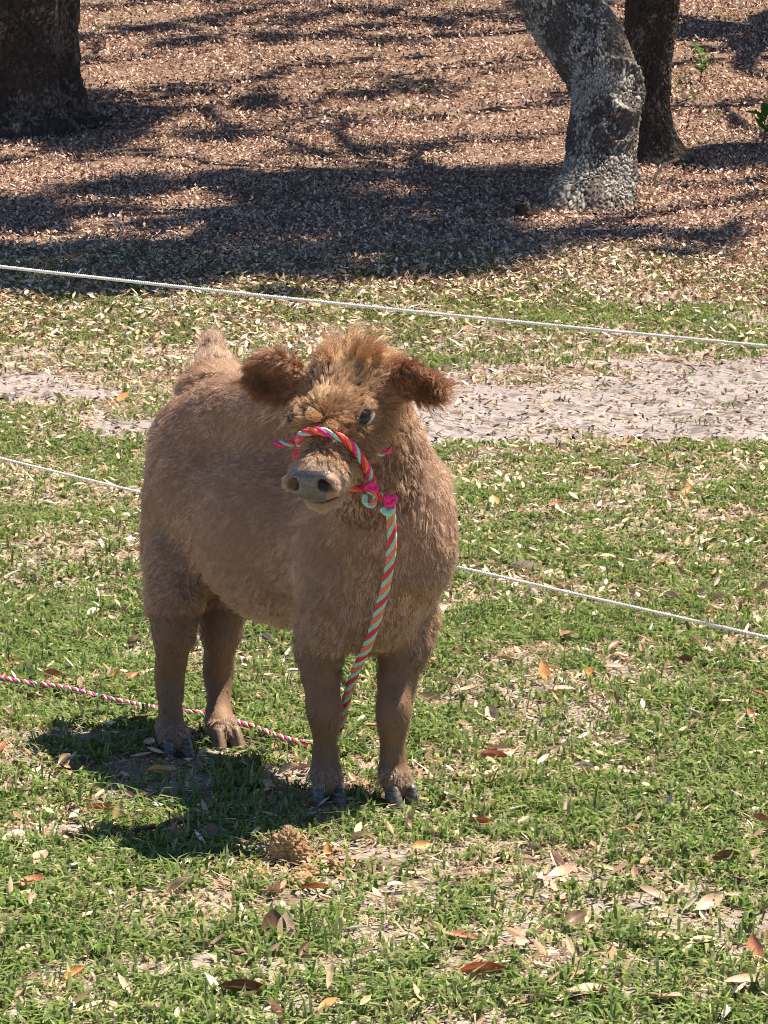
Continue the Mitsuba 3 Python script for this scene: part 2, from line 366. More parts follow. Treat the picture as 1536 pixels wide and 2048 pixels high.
PR = []                                                        # (function of points, low corner, high corner, blend, sign)
def ell(c, r, axes=(UF, UL, UZ), k=0.05, sub=False):
    c = np.asarray(c, float); r = np.asarray(r, float); M = np.array(axes)
    def fn(p):
        q = (p - c.astype(np.float32)) @ M.T.astype(np.float32)
        k0 = np.sqrt(((q / r.astype(np.float32)) ** 2).sum(-1)); k1 = np.sqrt(((q / (r * r).astype(np.float32)) ** 2).sum(-1))
        return k0 * (k0 - 1) / np.maximum(k1, 1e-6)
    e = np.sqrt(((M * r[:, None]) ** 2).sum(0))
    PR.append((fn, c - e, c + e, k, sub))
def cone(a, b, ra, rb, k=0.03, sub=False):
    a = np.asarray(a, float); b = np.asarray(b, float); ab = b - a; L2 = ab.dot(ab)
    def fn(p):
        q = p - a.astype(np.float32)
        t = np.clip(q @ (ab / L2).astype(np.float32), 0, 1)
        return np.sqrt(((q - t[..., None] * ab.astype(np.float32)) ** 2).sum(-1)) - (ra + (rb - ra) * t)
    lo = np.minimum(a - ra, b - rb); hi = np.maximum(a + ra, b + rb)
    PR.append((fn, lo, hi, k, sub))

# trunk
C1 = at(738, 1112, Y0 + 0.07)
C2 = at(402, 985, Y0 + 0.53)
CM = (C1 + C2) / 2
ell(C1 - UL * 0.010, (0.15, 0.110, 0.166), k=0.08)
ell(CM + [0, 0, -0.012], (0.25, 0.142, 0.186), k=0.08)
ell(C2 + UF * 0.018 + UL * 0.004 + [0, 0, -0.006], (0.140, 0.121, 0.184), k=0.08)
ell(C1 + UF * 0.02 + UZ * 0.09, (0.14, 0.09, 0.12), k=0.08)                  # withers
ell(at(735, 1222, Y0 + 0.02), (0.085, 0.075, 0.070), k=0.06)                   # brisket
for s in (-1, 1):
    ell(C1 + UL * (s * 0.091 - 0.012) - UZ * 0.055 + UF * 0.01, (0.078, 0.044, 0.150), k=0.028)   # shoulder
spine = [at(383, 862, Y0 + 0.55), at(470, 826, Y0 + 0.45), at(560, 815, Y0 + 0.32), at(650, 845, Y0 + 0.18)]
for a_, b_, r_ in zip(spine, spine[1:], (0.058, 0.056, 0.056)): cone(a_, b_, r_, r_, k=0.09)
# neck
cone(C1 + UF * 0.07 + UZ * 0.12, hd(-0.075, 0.0, -0.075), 0.105, 0.070, k=0.07)
cone(C1 + UF * 0.10 + UZ * 0.02, hd(-0.02, 0.0, -0.09), 0.10, 0.05, k=0.06)
# thighs and legs: hip to hoof, (pixel x, pixel y, distance, radius)
def leg(rows, k=0.03):
    pts = [(at(px, py, Y), r) for px, py, Y, r in rows]
    for (a, ra), (b, rb) in zip(pts, pts[1:]): cone(a, b, ra, rb, k)
    return [p for p, r in pts]
YRF = Y0; YLF = ground_at(797, 1606)[1]; YRH = ground_at(352, 1512)[1]; YLH = ground_at(450, 1490)[1]
leg([(645, 1240, Y0 + 0.05, 0.054), (640, 1300, Y0 + 0.04, 0.043), (642, 1350, Y0 + 0.02, 0.034), (647, 1405, Y0 + 0.0, 0.0285), (648, 1425, Y0 - 0.002, 0.028), (650, 1452, Y0 + 0.004, 0.0225), (650, 1500, Y0 + 0.012, 0.0200), (651, 1535, Y0 + 0.015, 0.0235), (652, 1556, Y0 + 0.006, 0.0245), (653, 1572, YRF + 0.0, 0.0235)], 0.018)
leg([(818, 1240, YLF + 0.07, 0.054), (806, 1300, YLF + 0.05, 0.044), (794, 1360, YLF + 0.03, 0.034), (787, 1412, YLF + 0.0, 0.0280), (786, 1432, YLF - 0.002, 0.0275), (785, 1458, YLF + 0.004, 0.0225), (785, 1500, YLF + 0.012, 0.0200), (786, 1535, YLF + 0.015, 0.0230), (790, 1558, YLF + 0.006, 0.0245), (794, 1572, YLF + 0.0, 0.0235)], 0.018)
leg([(352, 1120, YRH + 0.10, 0.064), (350, 1200, YRH + 0.07, 0.055), (348, 1270, YRH + 0.055, 0.039), (342, 1325, YRH + 0.075, 0.0275), (339, 1355, YRH + 0.088, 0.0265), (340, 1385, YRH + 0.08, 0.0235), (341, 1425, YRH + 0.06, 0.0200), (343, 1455, YRH + 0.045, 0.0235), (347, 1477, YRH + 0.018, 0.0255), (350, 1487, YRH + 0.002, 0.0235)], 0.018)
leg([(448, 1150, YLH + 0.10, 0.062), (445, 1210, YLH + 0.07, 0.048), (442, 1265, YLH + 0.055, 0.038), (438, 1318, YLH + 0.075, 0.0275), (436, 1342, YLH + 0.088, 0.0265), (437, 1370, YLH + 0.08, 0.0235), (437, 1405, YLH + 0.06, 0.0200), (438, 1432, YLH + 0.045, 0.0235), (443, 1452, YLH + 0.018, 0.0250), (447, 1462, YLH + 0.002, 0.0230)], 0.018)
ell(at(352, 1090, YRH + 0.16), (0.095, 0.060, 0.155), k=0.028)
ell(at(445, 1090, YLH + 0.16), (0.095, 0.052, 0.14), k=0.03)
# raised tail
TB = at(430, 776, Y0 + 0.61); TP = at(425, 688, Y0 + 0.66)
cone(TB, TP, 0.078, 0.006, k=0.02)
cone(TB - [0.0, 0, 0.01], TP - [0, 0, 0.028], 0.07, 0.024, k=0.03)
cone(TP, TP + [-0.01, 0.09, -0.02], 0.014, 0.016, k=0.02)
cone(TP + [-0.01, 0.09, -0.02], TP + [-0.0, 0.14, -0.22], 0.016, 0.012, k=0.02)
cone(TP + [-0.0, 0.14, -0.22], TP + [-0.0, 0.13, -0.40], 0.012, 0.010, k=0.02)
# head
EYE_C = []
HA = (HN, HW, HT)
ell(hd(-0.035, 0, -0.010), (0.068, 0.092, 0.064), HA, 0.03)
ell(hd(-0.055, 0, 0.016), (0.04, 0.060, 0.036), HA, 0.03)                      # poll
ell(hd(0.02, 0, -0.004), (0.085, 0.064, 0.054), HA, 0.03)
cone(hd(0.05, 0, 0.004), hd(0.165, 0, -0.016), 0.050, 0.035, 0.02)
for s in (-1, 1):
    cone(hd(0.01, s * 0.040, -0.050), hd(0.14, s * 0.018, -0.050), 0.038, 0.026, 0.03)
    ell(hd(0.060, s * 0.052, 0.018), (0.037, 0.028, 0.024), HA, 0.015)         # orbit
ell(hd(0.172, 0, -0.022), (0.042, 0.054, 0.042), HA, 0.02)
ell(hd(0.196, 0, -0.014), (0.024, 0.044, 0.031), HA, 0.012)
ell(hd(0.176, 0, -0.064), (0.030, 0.038, 0.019), HA, 0.006)                    # lower lip and chin
for s in (-1, 1):
    ell(hd(0.203, s * 0.036, -0.006), (0.014, 0.015, 0.018), HA, 0.008)        # wings of the nostrils
    na = (ndir(HN + HW * s * 0.5), ndir(np.cross(HT, ndir(HN + HW * s * 0.5))), HT)
    ell(hd(0.208, s * 0.0275, -0.003), (0.042, 0.0125, 0.0115), na, 0.004, True)
    ell(hd(0.210, s * 0.038, -0.011), (0.024, 0.012, 0.0050), na, 0.003, True)
    ED = ndir(HW * s * 0.80 + HT * 0.60 + HN * 0.10); EP = ndir(HT - ED * HT.dot(ED)); EA = (HN, ED, EP); EC = hd(0.070, s * 0.0615, 0.0255)
    ell(EC + ED * 0.0165, (0.0190, 0.0135, 0.0114), EA, 0.004, True)           # eye opening
    ell(EC + ED * 0.0105 + EP * 0.0125 - HN * 0.001, (0.0200, 0.0070, 0.0036), EA, 0.006)   # upper lid
    ell(EC + ED * 0.0105 - EP * 0.0125 + HN * 0.001, (0.0185, 0.0065, 0.0040), EA, 0.006)   # lower lid
    EYE_C.append((EC, ED, EP))
ell(hd(0.204, 0, -0.0505), (0.030, 0.034, 0.0032), HA, 0.003, True)            # mouth
# ears
EARS = []
for s in (-1, 1):
    base = hd(-0.045, s * 0.084, -0.004)
    tip = at(498, 735, Y0 - 0.12) if s < 0 else at(860, 752, Y0 - 0.26)
    d = ndir(tip - base); L = np.linalg.norm(tip - base)
    out = ndir(0.75 * np.array([0, -1, 0]) - 0.45 * UZ + 0.15 * d * 0); out = ndir(out - d * out.dot(d))      # the open side
    up = np.cross(d, out); up = up if up[2] > 0 else -up
    c = base + d * L * 0.56
    cone(base - d * 0.012, base + d * L * 0.3, 0.026, 0.026, 0.02)
    c = c - up * 0.004
    ell(c, (L * 0.48, 0.046, 0.020), (d, up, out), 0.010)
    ell(c + out * 0.020 + d * 0.006 - up * 0.003, (L * 0.37, 0.034, 0.024), (d, up, out), 0.005, True)
    EARS.append((base, d, up, out, L, s))

def nets(xs, ys, zs):
    xs, ys, zs = (a.astype(np.float32) for a in (xs, ys, zs))
    F = np.full((len(xs), len(ys), len(zs)), 0.5, np.float32)
    for fn, lo, hi, k, sub in PR:
        pad = k + 0.012
        sl = []
        for ax, a, b in zip((xs, ys, zs), lo - pad, hi + pad):
            i0, i1 = np.searchsorted(ax, a), np.searchsorted(ax, b)
            sl.append(slice(max(i0 - 1, 0), i1 + 1))
        sl = tuple(sl)
        g = np.stack(np.meshgrid(xs[sl[0]], ys[sl[1]], zs[sl[2]], indexing='ij'), -1)
        d = fn(g); a = F[sl]
        if sub:
            d = -d; h = np.maximum(k - np.abs(a - d), 0) / k; F[sl] = np.maximum(a, d) + h * h * k / 4
        else:
            h = np.maximum(k - np.abs(a - d), 0) / k; F[sl] = np.minimum(a, d) - h * h * k / 4
    S = F < 0
    acc = np.zeros(tuple(n - 1 for n in F.shape) + (3,), np.float32); cnt = np.zeros(acc.shape[:3], np.int16)
    AX = (xs, ys, zs)
    nz = {}
    for a in range(3):
        lo = [slice(None)] * 3; hi = [slice(None)] * 3; lo[a] = slice(0, -1); hi[a] = slice(1, None)
        idx = np.argwhere(S[tuple(lo)] != S[tuple(hi)])
        nz[a] = idx
        j = idx.copy(); j[:, a] += 1
        f0 = F[tuple(idx.T)]; f1 = F[tuple(j.T)]; t = f0 / (f0 - f1)
        p = np.stack([AX[m][idx[:, m]] for m in range(3)], -1)
        p[:, a] += t * (AX[a][j[:, a]] - AX[a][idx[:, a]])
        b, c = [m for m in range(3) if m != a]
        for db in (0, -1):
            for dc in (0, -1):
                k = idx.copy(); k[:, b] += db; k[:, c] += dc
                ok = ((k >= 0) & (k < np.array(cnt.shape))).all(1)
                np.add.at(acc, tuple(k[ok].T), p[ok]); np.add.at(cnt, tuple(k[ok].T), 1)
    use = cnt > 0
    num = np.full(cnt.shape, -1, np.int64); num[use] = np.arange(use.sum())
    V = acc[use] / cnt[use][:, None]
    faces = []
    for a in range(3):
        idx = nz[a]; b, c = [(1, 2), (2, 0), (0, 1)][a]
        qd = []
        for db, dc in ((0, 0), (-1, 0), (-1, -1), (0, -1)):
            k = idx.copy(); k[:, b] += db; k[:, c] += dc
            qd.append(num[tuple(np.clip(k, 0, None).T)])
        qd = np.stack(qd, -1)
        ins = S[tuple(idx.T)]
        qd[~ins] = qd[~ins][:, ::-1]
        faces.append(qd)
    return V.astype(float), np.vstack(faces)

HC = hd(0.06, 0, 0)
def axis(lo, hi, a, b, fine=0.003, coarse=0.008):
    return np.r_[np.arange(lo, a, coarse), np.arange(a, b, fine), np.arange(b, hi, coarse)]
bx0 = np.array([-0.66, Y0 - 0.62, -0.03]); bx1 = np.array([0.34, Y0 + 1.02, 1.02])
hl = HC - [0.13, 0.16, 0.16]; hh = HC + [0.13, 0.16, 0.14]
CV, CF = nets(*[axis(bx0[i], bx1[i], hl[i], hh[i]) for i in range(3)])
body = trimesh.Trimesh(CV, CF[:, [0, 1, 2, 0, 2, 3]].reshape(-1, 3), process=False)
if body.volume < 0: body.invert()
comps = body.split(only_watertight=False)
body = max(comps, key=lambda m: len(m.faces))
import scipy.sparse as sp
E = body.edges_unique; nV = len(body.vertices)
Wm = sp.coo_matrix((np.ones(2 * len(E)), (np.r_[E[:, 0], E[:, 1]], np.r_[E[:, 1], E[:, 0]])), shape=(nV, nV)).tocsr()
Wm = sp.diags(1 / np.maximum(np.asarray(Wm.sum(1)).ravel(), 1)) @ Wm
vv = np.array(body.vertices)
for lam in (0.5, -0.52) * 3: vv = vv + lam * (Wm @ vv - vv)
body = trimesh.Trimesh(vv, body.faces, process=False)
BV, BF = np.array(body.vertices), np.array(body.faces)
BN = np.array(body.vertex_normals)

def head_local(p):
    q = p - HO
    return q @ HN, q @ HW, q @ HT

# bare skin and short velvet under the coat, told apart by where on the animal it is; face tone includes painted shade
def skin_colour():
    s, w, t = head_local(BV)
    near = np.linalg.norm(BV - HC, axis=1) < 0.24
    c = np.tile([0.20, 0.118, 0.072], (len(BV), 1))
    c[near & (s < 0.16)] = [0.11, 0.058, 0.03]  # face skin darkened to stand for shade between the hair clumps
    muz = near & (s > 0.17)
    c[muz] = [0.25, 0.175, 0.125]
    lid = np.any([(np.linalg.norm(BV - c_ - d_ * 0.009 + p_ * 0.006, axis=1) < 0.026) & ((BV - c_) @ p_ < 0.013) for c_, d_, p_ in EYE_C], axis=0)
    c[lid] = [0.085, 0.066, 0.058]
    mouth = near & (s > 0.17) & (np.abs(t + 0.0515) < 0.0045)
    c[mouth] = [0.08, 0.055, 0.05]
    return c
scene['skin'] = vcol(0.6, 0.3)
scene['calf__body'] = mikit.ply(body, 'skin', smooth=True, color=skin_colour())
tag('calf', 'fluffy brown calf in a rope halter standing on the grass', 'calf')
hs, hw, ht = head_local(BV)
# the bare nose pad, a hair's breadth above the muzzle
pad = (hs > 0.186) & (hs < 0.26) & (ht > -0.0475) & (ht < 0.016) & (np.abs(hw) < 0.034 + 0.36 * np.clip(ht + 0.025, -0.02, 0.03))
pf = pad[BF].all(1)
near = (hs > 0.16) & (ht < 0.04) & (ht > -0.06)
nose = trimesh.Trimesh(BV + BN * 0.0012, BF[near[BF].all(1)], process=False)
for o, nrm in ((hd(0.186, 0, 0), HN), (hd(0.2, 0, -0.047), HT), (hd(0.186, 0, 0.010), ndir(HN * 0.8 - HT)), (hd(0.2, 0.0255, -0.03), ndir(-HW + HT * 0.33)), (hd(0.2, -0.0255, -0.03), ndir(HW + HT * 0.33)), (hd(0.2, 0.026, -0.042), ndir(-HW + HT * 0.9)), (hd(0.2, -0.026, -0.042), ndir(HW + HT * 0.9)), (hd(0.2, 0.040, 0.006), ndir(-HW - HT * 0.9)), (hd(0.2, -0.040, 0.006), ndir(HW - HT * 0.9))):
    nose = trimesh.intersections.slice_mesh_plane(nose, nrm, o)
def nose_colour(p, n, uv):
    v = fbm(p.x * 260, p.y * 260, p.z * 260, 2)
    return mix((0.055, 0.05, 0.052), (0.16, 0.145, 0.15), v)
scene['nose_skin'] = {'type': 'twosided', 'bsdf': {'type': 'bumpmap', 'arbitrary': mikit.proc(lambda p, n, uv: noise(p.x * 420, p.y * 420, p.z * 420), eps=5e-4), 'scale': 0.0005,
                      'bsdf': {'type': 'principled', 'base_color': mikit.proc(nose_colour), 'roughness': 0.25, 'specular': 0.7}}}
scene['calf__nose'] = mikit.ply(nose, 'nose_skin', smooth=True)
labels['calf__nose'] = {'label': 'bare damp grey nose with two open nostrils'}
# eyes
def eye_colour(p, n, uv): return mi.Color3f(0.012, 0.008, 0.006) * (0.6 + 0.8 * noise(p.x * 300, p.y * 300, p.z * 300))
scene['eye_gloss'] = {'type': 'principled', 'base_color': mikit.proc(eye_colour), 'roughness': 0.08, 'specular': 0.5}
for EC, ED, EP in EYE_C[::-1]:
    e = trimesh.creation.icosphere(3, 0.0162); e.apply_translation(EC)
    scene[key_for('calf__eye')] = mikit.ply(e, 'eye_gloss', smooth=True)
# hooves: two claws each
import manifold3d as m3
def claw(s, toe, L, W, Hh):
    ring = []
    for z, k, fw in ((0, 1.0, 0.0), (Hh * 0.12, 1.03, 0.0), (Hh * 0.55, 0.93, -0.008), (Hh * 0.9, 0.80, -0.015), (Hh, 0.66, -0.017)):
        for a in np.linspace(0, 2 * np.pi, 14, endpoint=False):
            x = np.cos(a); y = np.sin(a)
            xx = x * L * 0.5 * k * (1.12 if x > 0 else 0.9) + fw
            yy = y * W * 0.5 * k * (1 - 0.12 * max(x, 0))
            if y * s < 0: yy *= 0.82
            ring.append([xx, yy + s * (W * 0.43 + toe * (xx + L * 0.3) * 0.10), z])
    h = trimesh.convex.convex_hull(np.array(ring))
    return h.subdivide()
def hoof_colour(p, n, uv):
    b = fbm(p.x * 60, p.y * 60, p.z * 240, 3)
    return mix((0.055, 0.048, 0.044), (0.19, 0.168, 0.152), smoothstep(0.3, 0.75, b))
scene['horn'] = {'type': 'principled', 'base_color': mikit.proc(hoof_colour), 'roughness': 0.34, 'specular': 0.5}
def horn_tan(p, n, uv): return mix((0.11, 0.078, 0.055), (0.23, 0.17, 0.12), fbm(p.x * 60, p.y * 60, p.z * 240, 3))
scene['horn_tan'] = {'type': 'principled', 'base_color': mikit.proc(horn_tan), 'roughness': 0.5, 'specular': 0.4}
HOOF = [(655, 1601, YRF, 0, 'horn', None), (799, 1602, YLF, 0.25, 'horn', 'hoof with pale horn lit by the sun'), (354, 1511, YRH, 0.0, 'horn', None), (452, 1485, YLH, 0.1, 'horn_tan', 'tan hoof of the far hind leg')]
for px, py, Y, yaw, mt, lab in HOOF:
    p = at(px, py, Y); p[2] = fz(p) - 0.003
    m = trimesh.util.concatenate([claw(1, 1, 0.058, 0.034, 0.040), claw(-1, 1, 0.058, 0.034, 0.040)])
    fdir = np.array([0.22 + yaw, -1.0]); ang = math.atan2(fdir[1], fdir[0])
    m.apply_transform(trimesh.transformations.rotation_matrix(ang, [0, 0, 1])); m.apply_translation(p + np.array([fdir[0], fdir[1], 0]) * 0.013)
    k = key_for('calf__hoof')
    scene[k] = mikit.ply(m, mt, smooth=60)
    if lab: labels[k] = {'label': lab}

# ---------------------------------------------------------------- the coat: single hairs as curves
def hair_file(pts, rad):
    """pts (n, m, 3), rad (n, m)"""
    os.makedirs(meshkit.FOLDER, exist_ok=True)
    name = f'{meshkit.FOLDER}/hair_{len(os.listdir(meshkit.FOLDER))}.txt'
    n, m, _ = pts.shape
    a = np.concatenate([pts, rad[..., None]], -1).reshape(n, -1)
    one = '%.5f %.5f %.5f %.6f\n' * m + '\n'
    with open(name, 'w') as f:
        for i in range(0, n, 20000):
            blk = a[i:i + 20000]
            f.write((one * len(blk)) % tuple(blk.ravel()))
    return name

tri_c = BV[BF].mean(1); tri_n = ndir(np.cross(BV[BF[:, 1]] - BV[BF[:, 0]], BV[BF[:, 2]] - BV[BF[:, 0]]))
tri_a = np.linalg.norm(np.cross(BV[BF[:, 1]] - BV[BF[:, 0]], BV[BF[:, 2]] - BV[BF[:, 0]]), axis=1) / 2
def region(p):
    """0 trunk and neck, 1 legs, 2 face, 3 ears, 4 tail"""
    s, w, t = head_local(p)
    reg = np.zeros(len(p), int)
    reg[p[:, 2] < 0.29] = 1
    dh = np.linalg.norm((p - hd(0.05, 0, -0.01)) @ np.array([HN, HW, HT]).T / [0.19, 0.105, 0.10], axis=1)
    reg[(dh < 1)] = 2
    for base, d, up, out, L, sg in EARS:
        q = p - base
        reg[(q @ d > 0.018) & (q @ d < L * 1.2) & (np.abs(q @ up) < 0.065) & (np.abs(q @ out) < 0.055)] = 3
    reg[(np.linalg.norm(p - TP + [0, 0, 0.02], axis=1) < 0.075) | ((p[:, 1] > TP[1] + 0.04) & (np.abs(p[:, 0] - TP[0]) < 0.05) & (p[:, 2] > 0.3) & (p[:, 1] > Y0 + 0.76))] = 4
    return reg
tri_r = region(tri_c)
tri_s, tri_w, tri_t = head_local(tri_c)
WH = hd(0.088, 0.0, 0.050)                                     # whorl of the forehead
bare = np.zeros(len(BF), bool)
bare |= pf | ((tri_r == 2) & (tri_s > 0.188) & (tri_t > -0.046) & (np.abs(tri_w) < 0.04)) | (np.abs(tri_t + 0.0515) < 0.006) & (tri_s > 0.18)
for EC, ED, EP in EYE_C:
    q_ = tri_c - EC
    bare |= (q_ @ ED > 0.002) & (np.abs(q_ @ EP + 0.003) < 0.0100) & (np.abs(q_ @ HN) < 0.0165)
    bare |= np.linalg.norm(q_ - (ED * 0.011 - EP * 0.019 + HN * 0.004), axis=1) < 0.010

EYES = [c_ + d_ * 0.017 for c_, d_, p_ in EYE_C]                # hair parts round the open eyes
def groom(sel, n, length, comb, lift, jit, rad, clumps, clump, seed, dens=None, curl=0.3, pts=4, droop=0.25):
    r = np.random.default_rng(seed)
    ids = np.where(sel & ~bare)[0]
    w = tri_a[ids] * (dens(tri_c[ids]) if dens else 1)
    f = ids[r.choice(len(ids), n, p=w / w.sum())]
    u = r.random((n, 2)); fl = u.sum(1) > 1; u[fl] = 1 - u[fl]
    V = BV[BF[f]]; root = V[:, 0] + u[:, :1] * (V[:, 1] - V[:, 0]) + u[:, 1:] * (V[:, 2] - V[:, 0])
    Nn = BN[BF[f]]; nn = ndir(Nn[:, 0] + u[:, :1] * (Nn[:, 1] - Nn[:, 0]) + u[:, 1:] * (Nn[:, 2] - Nn[:, 0]))
    root -= nn * 0.002
    c = comb(root, nn); c = ndir(c - nn * (c * nn).sum(1, keepdims=True))
    g = r.choice(n, clumps, replace=False)
    _, gi = cKDTree(root[g]).query(root)
    gj = r.normal(0, 1, (clumps, 3)); gl = np.where(r.random(clumps) < 0.10, 1.75, r.uniform(0.7, 1.2, clumps))
    lf = lift(root) if callable(lift) else lift
    lf = np.broadcast_to(lf, (n,))[:, None]
    d = ndir(nn * lf + c * (1 - lf) + gj[gi] * jit * 0.9 + r.normal(0, jit * 0.5, (n, 3)))
    ln = length(root) if callable(length) else np.full(n, length)
    ln = (ln * gl[gi] * r.uniform(0.6, 1.15, n))[:, None]
    cross = np.cross(nn, c)
    bend = c * curl + cross * (gj[gi][:, :1] * curl * 0.5) + np.array([0, 0, -droop])
    p1 = root + d * ln * 0.45
    p2 = root + ndir(d + bend * 0.6) * ln
    if clump > 0:
        gt = p2[g][gi] + (root - root[g][gi]) * 0.25
        ok = (np.linalg.norm(gt - root, axis=1) < ln[:, 0] * 2.0)[:, None]
        cl = clump * r.uniform(0.4, 1.0, (n, 1)) * ok
        p1 = p1 * (1 - cl * 0.35) + (p1[g][gi] + (root - root[g][gi]) * 0.6) * cl * 0.35
        p2 = p2 * (1 - cl) + gt * cl
    s = np.linspace(0, 1, pts)[None, :, None]
    P = root[:, None] * (1 - s) ** 2 + 2 * (p1[:, None]) * s * (1 - s) + p2[:, None] * s ** 2
    P = P[~np.any([np.linalg.norm(P - e, axis=2).min(1) < 0.0140 for e in EYES], axis=0)]; n = len(P)
    R = rad * r.uniform(0.7, 1.2, (n, 1)) * np.linspace(1.0, 0.28, pts)[None]
    return hair_file(P, R)

def comb_body(p, n):
    side = np.abs(n[:, 2:3])
    c = -UF[None] * 1.0 + np.array([0, 0, -1.0]) * (1.25 - side) + n * 0
    fr = np.clip((p - C1) @ UF * 6, 0, 1)[:, None]
    return c * (1 - fr) + np.array([0, 0, -1.0]) * fr + 0.3 * np.stack([GN(p[:, 0], p[:, 2], 9, k) - 0.5 for k in (1, 2, 3)], -1)
def comb_down(p, n): return np.tile([0, 0, -1.0], (len(p), 1)) + 0.05 * n
def comb_face(p, n):
    s, w, t = head_local(p)
    v = ndir(p - WH)
    front = (t > -0.02)[:, None]
    back = np.tile(-HN * 0.6 - UZ * 0.8, (len(p), 1))
    nosew = np.clip((s - 0.09) / 0.03, 0, 1)[:, None] * front
    nose_d = HN[None] * 0.5 + HW[None] * np.tanh(w / 0.02)[:, None] * 0.8 - HT * 0.2
    return np.where(front, v, back) * (1 - nosew) + nose_d * nosew
EB = {e[5]: e for e in EARS}
def len_ear(p):
    """Short on the back of the ear, long along its rim and lower edge."""
    s, w, t = head_local(p); out = np.zeros(len(p))
    for sg, (base, d, up, o, L, _) in EB.items():
        m = np.sign(w) == sg; q = p[m] - base
        out[m] = 0.013 + 0.012 * np.clip(np.abs(q @ up) / 0.042, 0, 1) ** 2 + 0.007 * (q @ up < -0.015)
    return out
def comb_ear(p, n):
    out = np.zeros_like(p)
    s, w, t = head_local(p)
    for sg, (base, d, up, o, L, _) in EB.items():
        m = np.sign(w) == sg
        out[m] = d * 0.8 + UZ * -0.35 + n[m] * 0.5
    return out
def comb_tail(p, n): return np.tile([-0.05, 0.35, 0.9], (len(p), 1)) * (p[:, 2:3] > TP[2] - 0.08) + np.tile([0, 0.2, -1.0], (len(p), 1)) * (p[:, 2:3] <= TP[2] - 0.08)

def len_body(p):
    low = np.clip((0.46 - p[:, 2]) / 0.12, 0, 1)
    return 0.0100 + 0.005 * low + 0.005 * GN(p[:, 0] + p[:, 1], p[:, 2], 6, 3)
def len_leg(p): return 0.0085 + 0.009 * np.clip((p[:, 2] - 0.19) / 0.1, 0, 1) ** 1.5
def len_face(p):
    s, w, t = head_local(p)
    de = np.min([np.linalg.norm(p - (c_ + d_ * 0.010 - p_ * 0.010), axis=1) for c_, d_, p_ in EYE_C], axis=0)
    fore = np.clip((0.056 - np.abs(w)) / 0.02, 0, 1) * (t > 0.0)
    return (0.010 + 0.013 * fore) * np.clip((de - 0.010) / 0.028, 0.2, 1.0)

hx = mi.Point3f(HO.tolist())
def coat_colour(base_dark, base_pale, grain=90.0):
    def fn(p, n, uv):
        a = fbm(p.x * 7, p.y * 7, p.z * 7, 3)
        b = noise(p.x * grain, p.y * grain, p.z * grain)
        c = fbm(p.x * 30, p.y * 30, p.z * 30, 2)
        return mix(base_dark, base_pale, dr.clip(a * 0.75 + b * 0.4 + c * 0.5 - 0.32, 0, 1))
    return fn
def absorb(fn, b=0.3):
    """The hair's absorption that gives the wanted colour of a thick coat."""
    d = 5.969 - 0.215 * b + 2.532 * b ** 2 - 10.73 * b ** 3 + 5.574 * b ** 4 + 0.245 * b ** 5
    def g(p, n, uv):
        l = dr.log(dr.clip(fn(p, n, uv), 0.02, 0.95)) / d
        return l * l
    return g
def hair_mat(dark, pale, rough=0.3, sheer=0.4):
    """Opaque woolly reflection, part of it the see-through scattering of single fibres."""
    fn = coat_colour(dark, pale)
    return {'type': 'blendbsdf', 'weight': sheer,
            'first': {'type': 'principled', 'base_color': mikit.proc(fn), 'roughness': 0.5, 'specular': 0.3},
            'second': {'type': 'hair', 'sigma_a': mikit.proc(absorb(fn, rough)), 'longitudinal_roughness': 0.4, 'azimuthal_roughness': rough}}
scene['coat_hair'] = hair_mat((0.21, 0.112, 0.066), (0.73, 0.51, 0.365))
scene['guard_hair'] = hair_mat((0.30, 0.165, 0.095), (0.78, 0.58, 0.43))
scene['leg_hair'] = hair_mat((0.12, 0.075, 0.052), (0.30, 0.205, 0.145))
scene['pastern_hair'] = hair_mat((0.30, 0.21, 0.165), (0.55, 0.42, 0.34))
scene['face_hair'] = hair_mat((0.24, 0.12, 0.05), (0.62, 0.40, 0.21))
scene['cheek_hair'] = hair_mat((0.20, 0.10, 0.045), (0.50, 0.30, 0.16))
scene['bridge_hair'] = hair_mat((0.26, 0.145, 0.07), (0.60, 0.40, 0.235))
scene['ear_hair_dark'] = hair_mat((0.17, 0.08, 0.04), (0.42, 0.21, 0.11))
scene['fore_hair'] = hair_mat((0.27, 0.13, 0.052), (0.56, 0.32, 0.155))
scene['muzzle_hair'] = hair_mat((0.36, 0.26, 0.19), (0.56, 0.44, 0.35))

def curves(key, mat, fn): scene[key] = {'type': 'linearcurve', 'filename': fn, 'bsdf': {'type': 'ref', 'id': mat}}
side_dens = lambda p: np.where(((p - CM) @ UL > 0.06) & (p[:, 1] > Y0 + 0.12), 0.45, 1.0)
curves('calf__coat', 'coat_hair', groom(tri_r == 0, 130000, len_body, comb_body, 0.27, 0.2, 0.00068, 13000, 0.5, 1, side_dens, droop=0.1, pts=3))
curves('calf__guard_hair', 'guard_hair', groom((tri_r == 0) & (np.abs(tri_c[:, 2] - 0.5) < 0.25), 11000, 0.023, comb_body, 0.30, 0.22, 0.00062, 1500, 0.85, 41, side_dens, droop=0.15, pts=3))
curves('calf__pastern_hair', 'pastern_hair', groom((tri_r == 1) & (tri_c[:, 2] < 0.066) & (tri_c[:, 2] > 0.034), 4500, 0.012, comb_down, 0.4, 0.2, 0.0006, 500, 0.4, 12, pts=3))
curves('calf__leg_hair', 'leg_hair', groom((tri_r == 1) & (tri_c[:, 2] >= 0.062), 32000, len_leg, comb_down, 0.30, 0.16, 0.00055, 3500, 0.5, 2, pts=3))
face = (tri_r == 2)
near_whorl = lambda p: np.clip(0.17 + 0.6 * np.exp(-(np.linalg.norm(p - WH, axis=1) / 0.018) ** 2), 0, 0.9)
fore_ = (np.abs(tri_w) < 0.064) & (tri_t > -0.004)
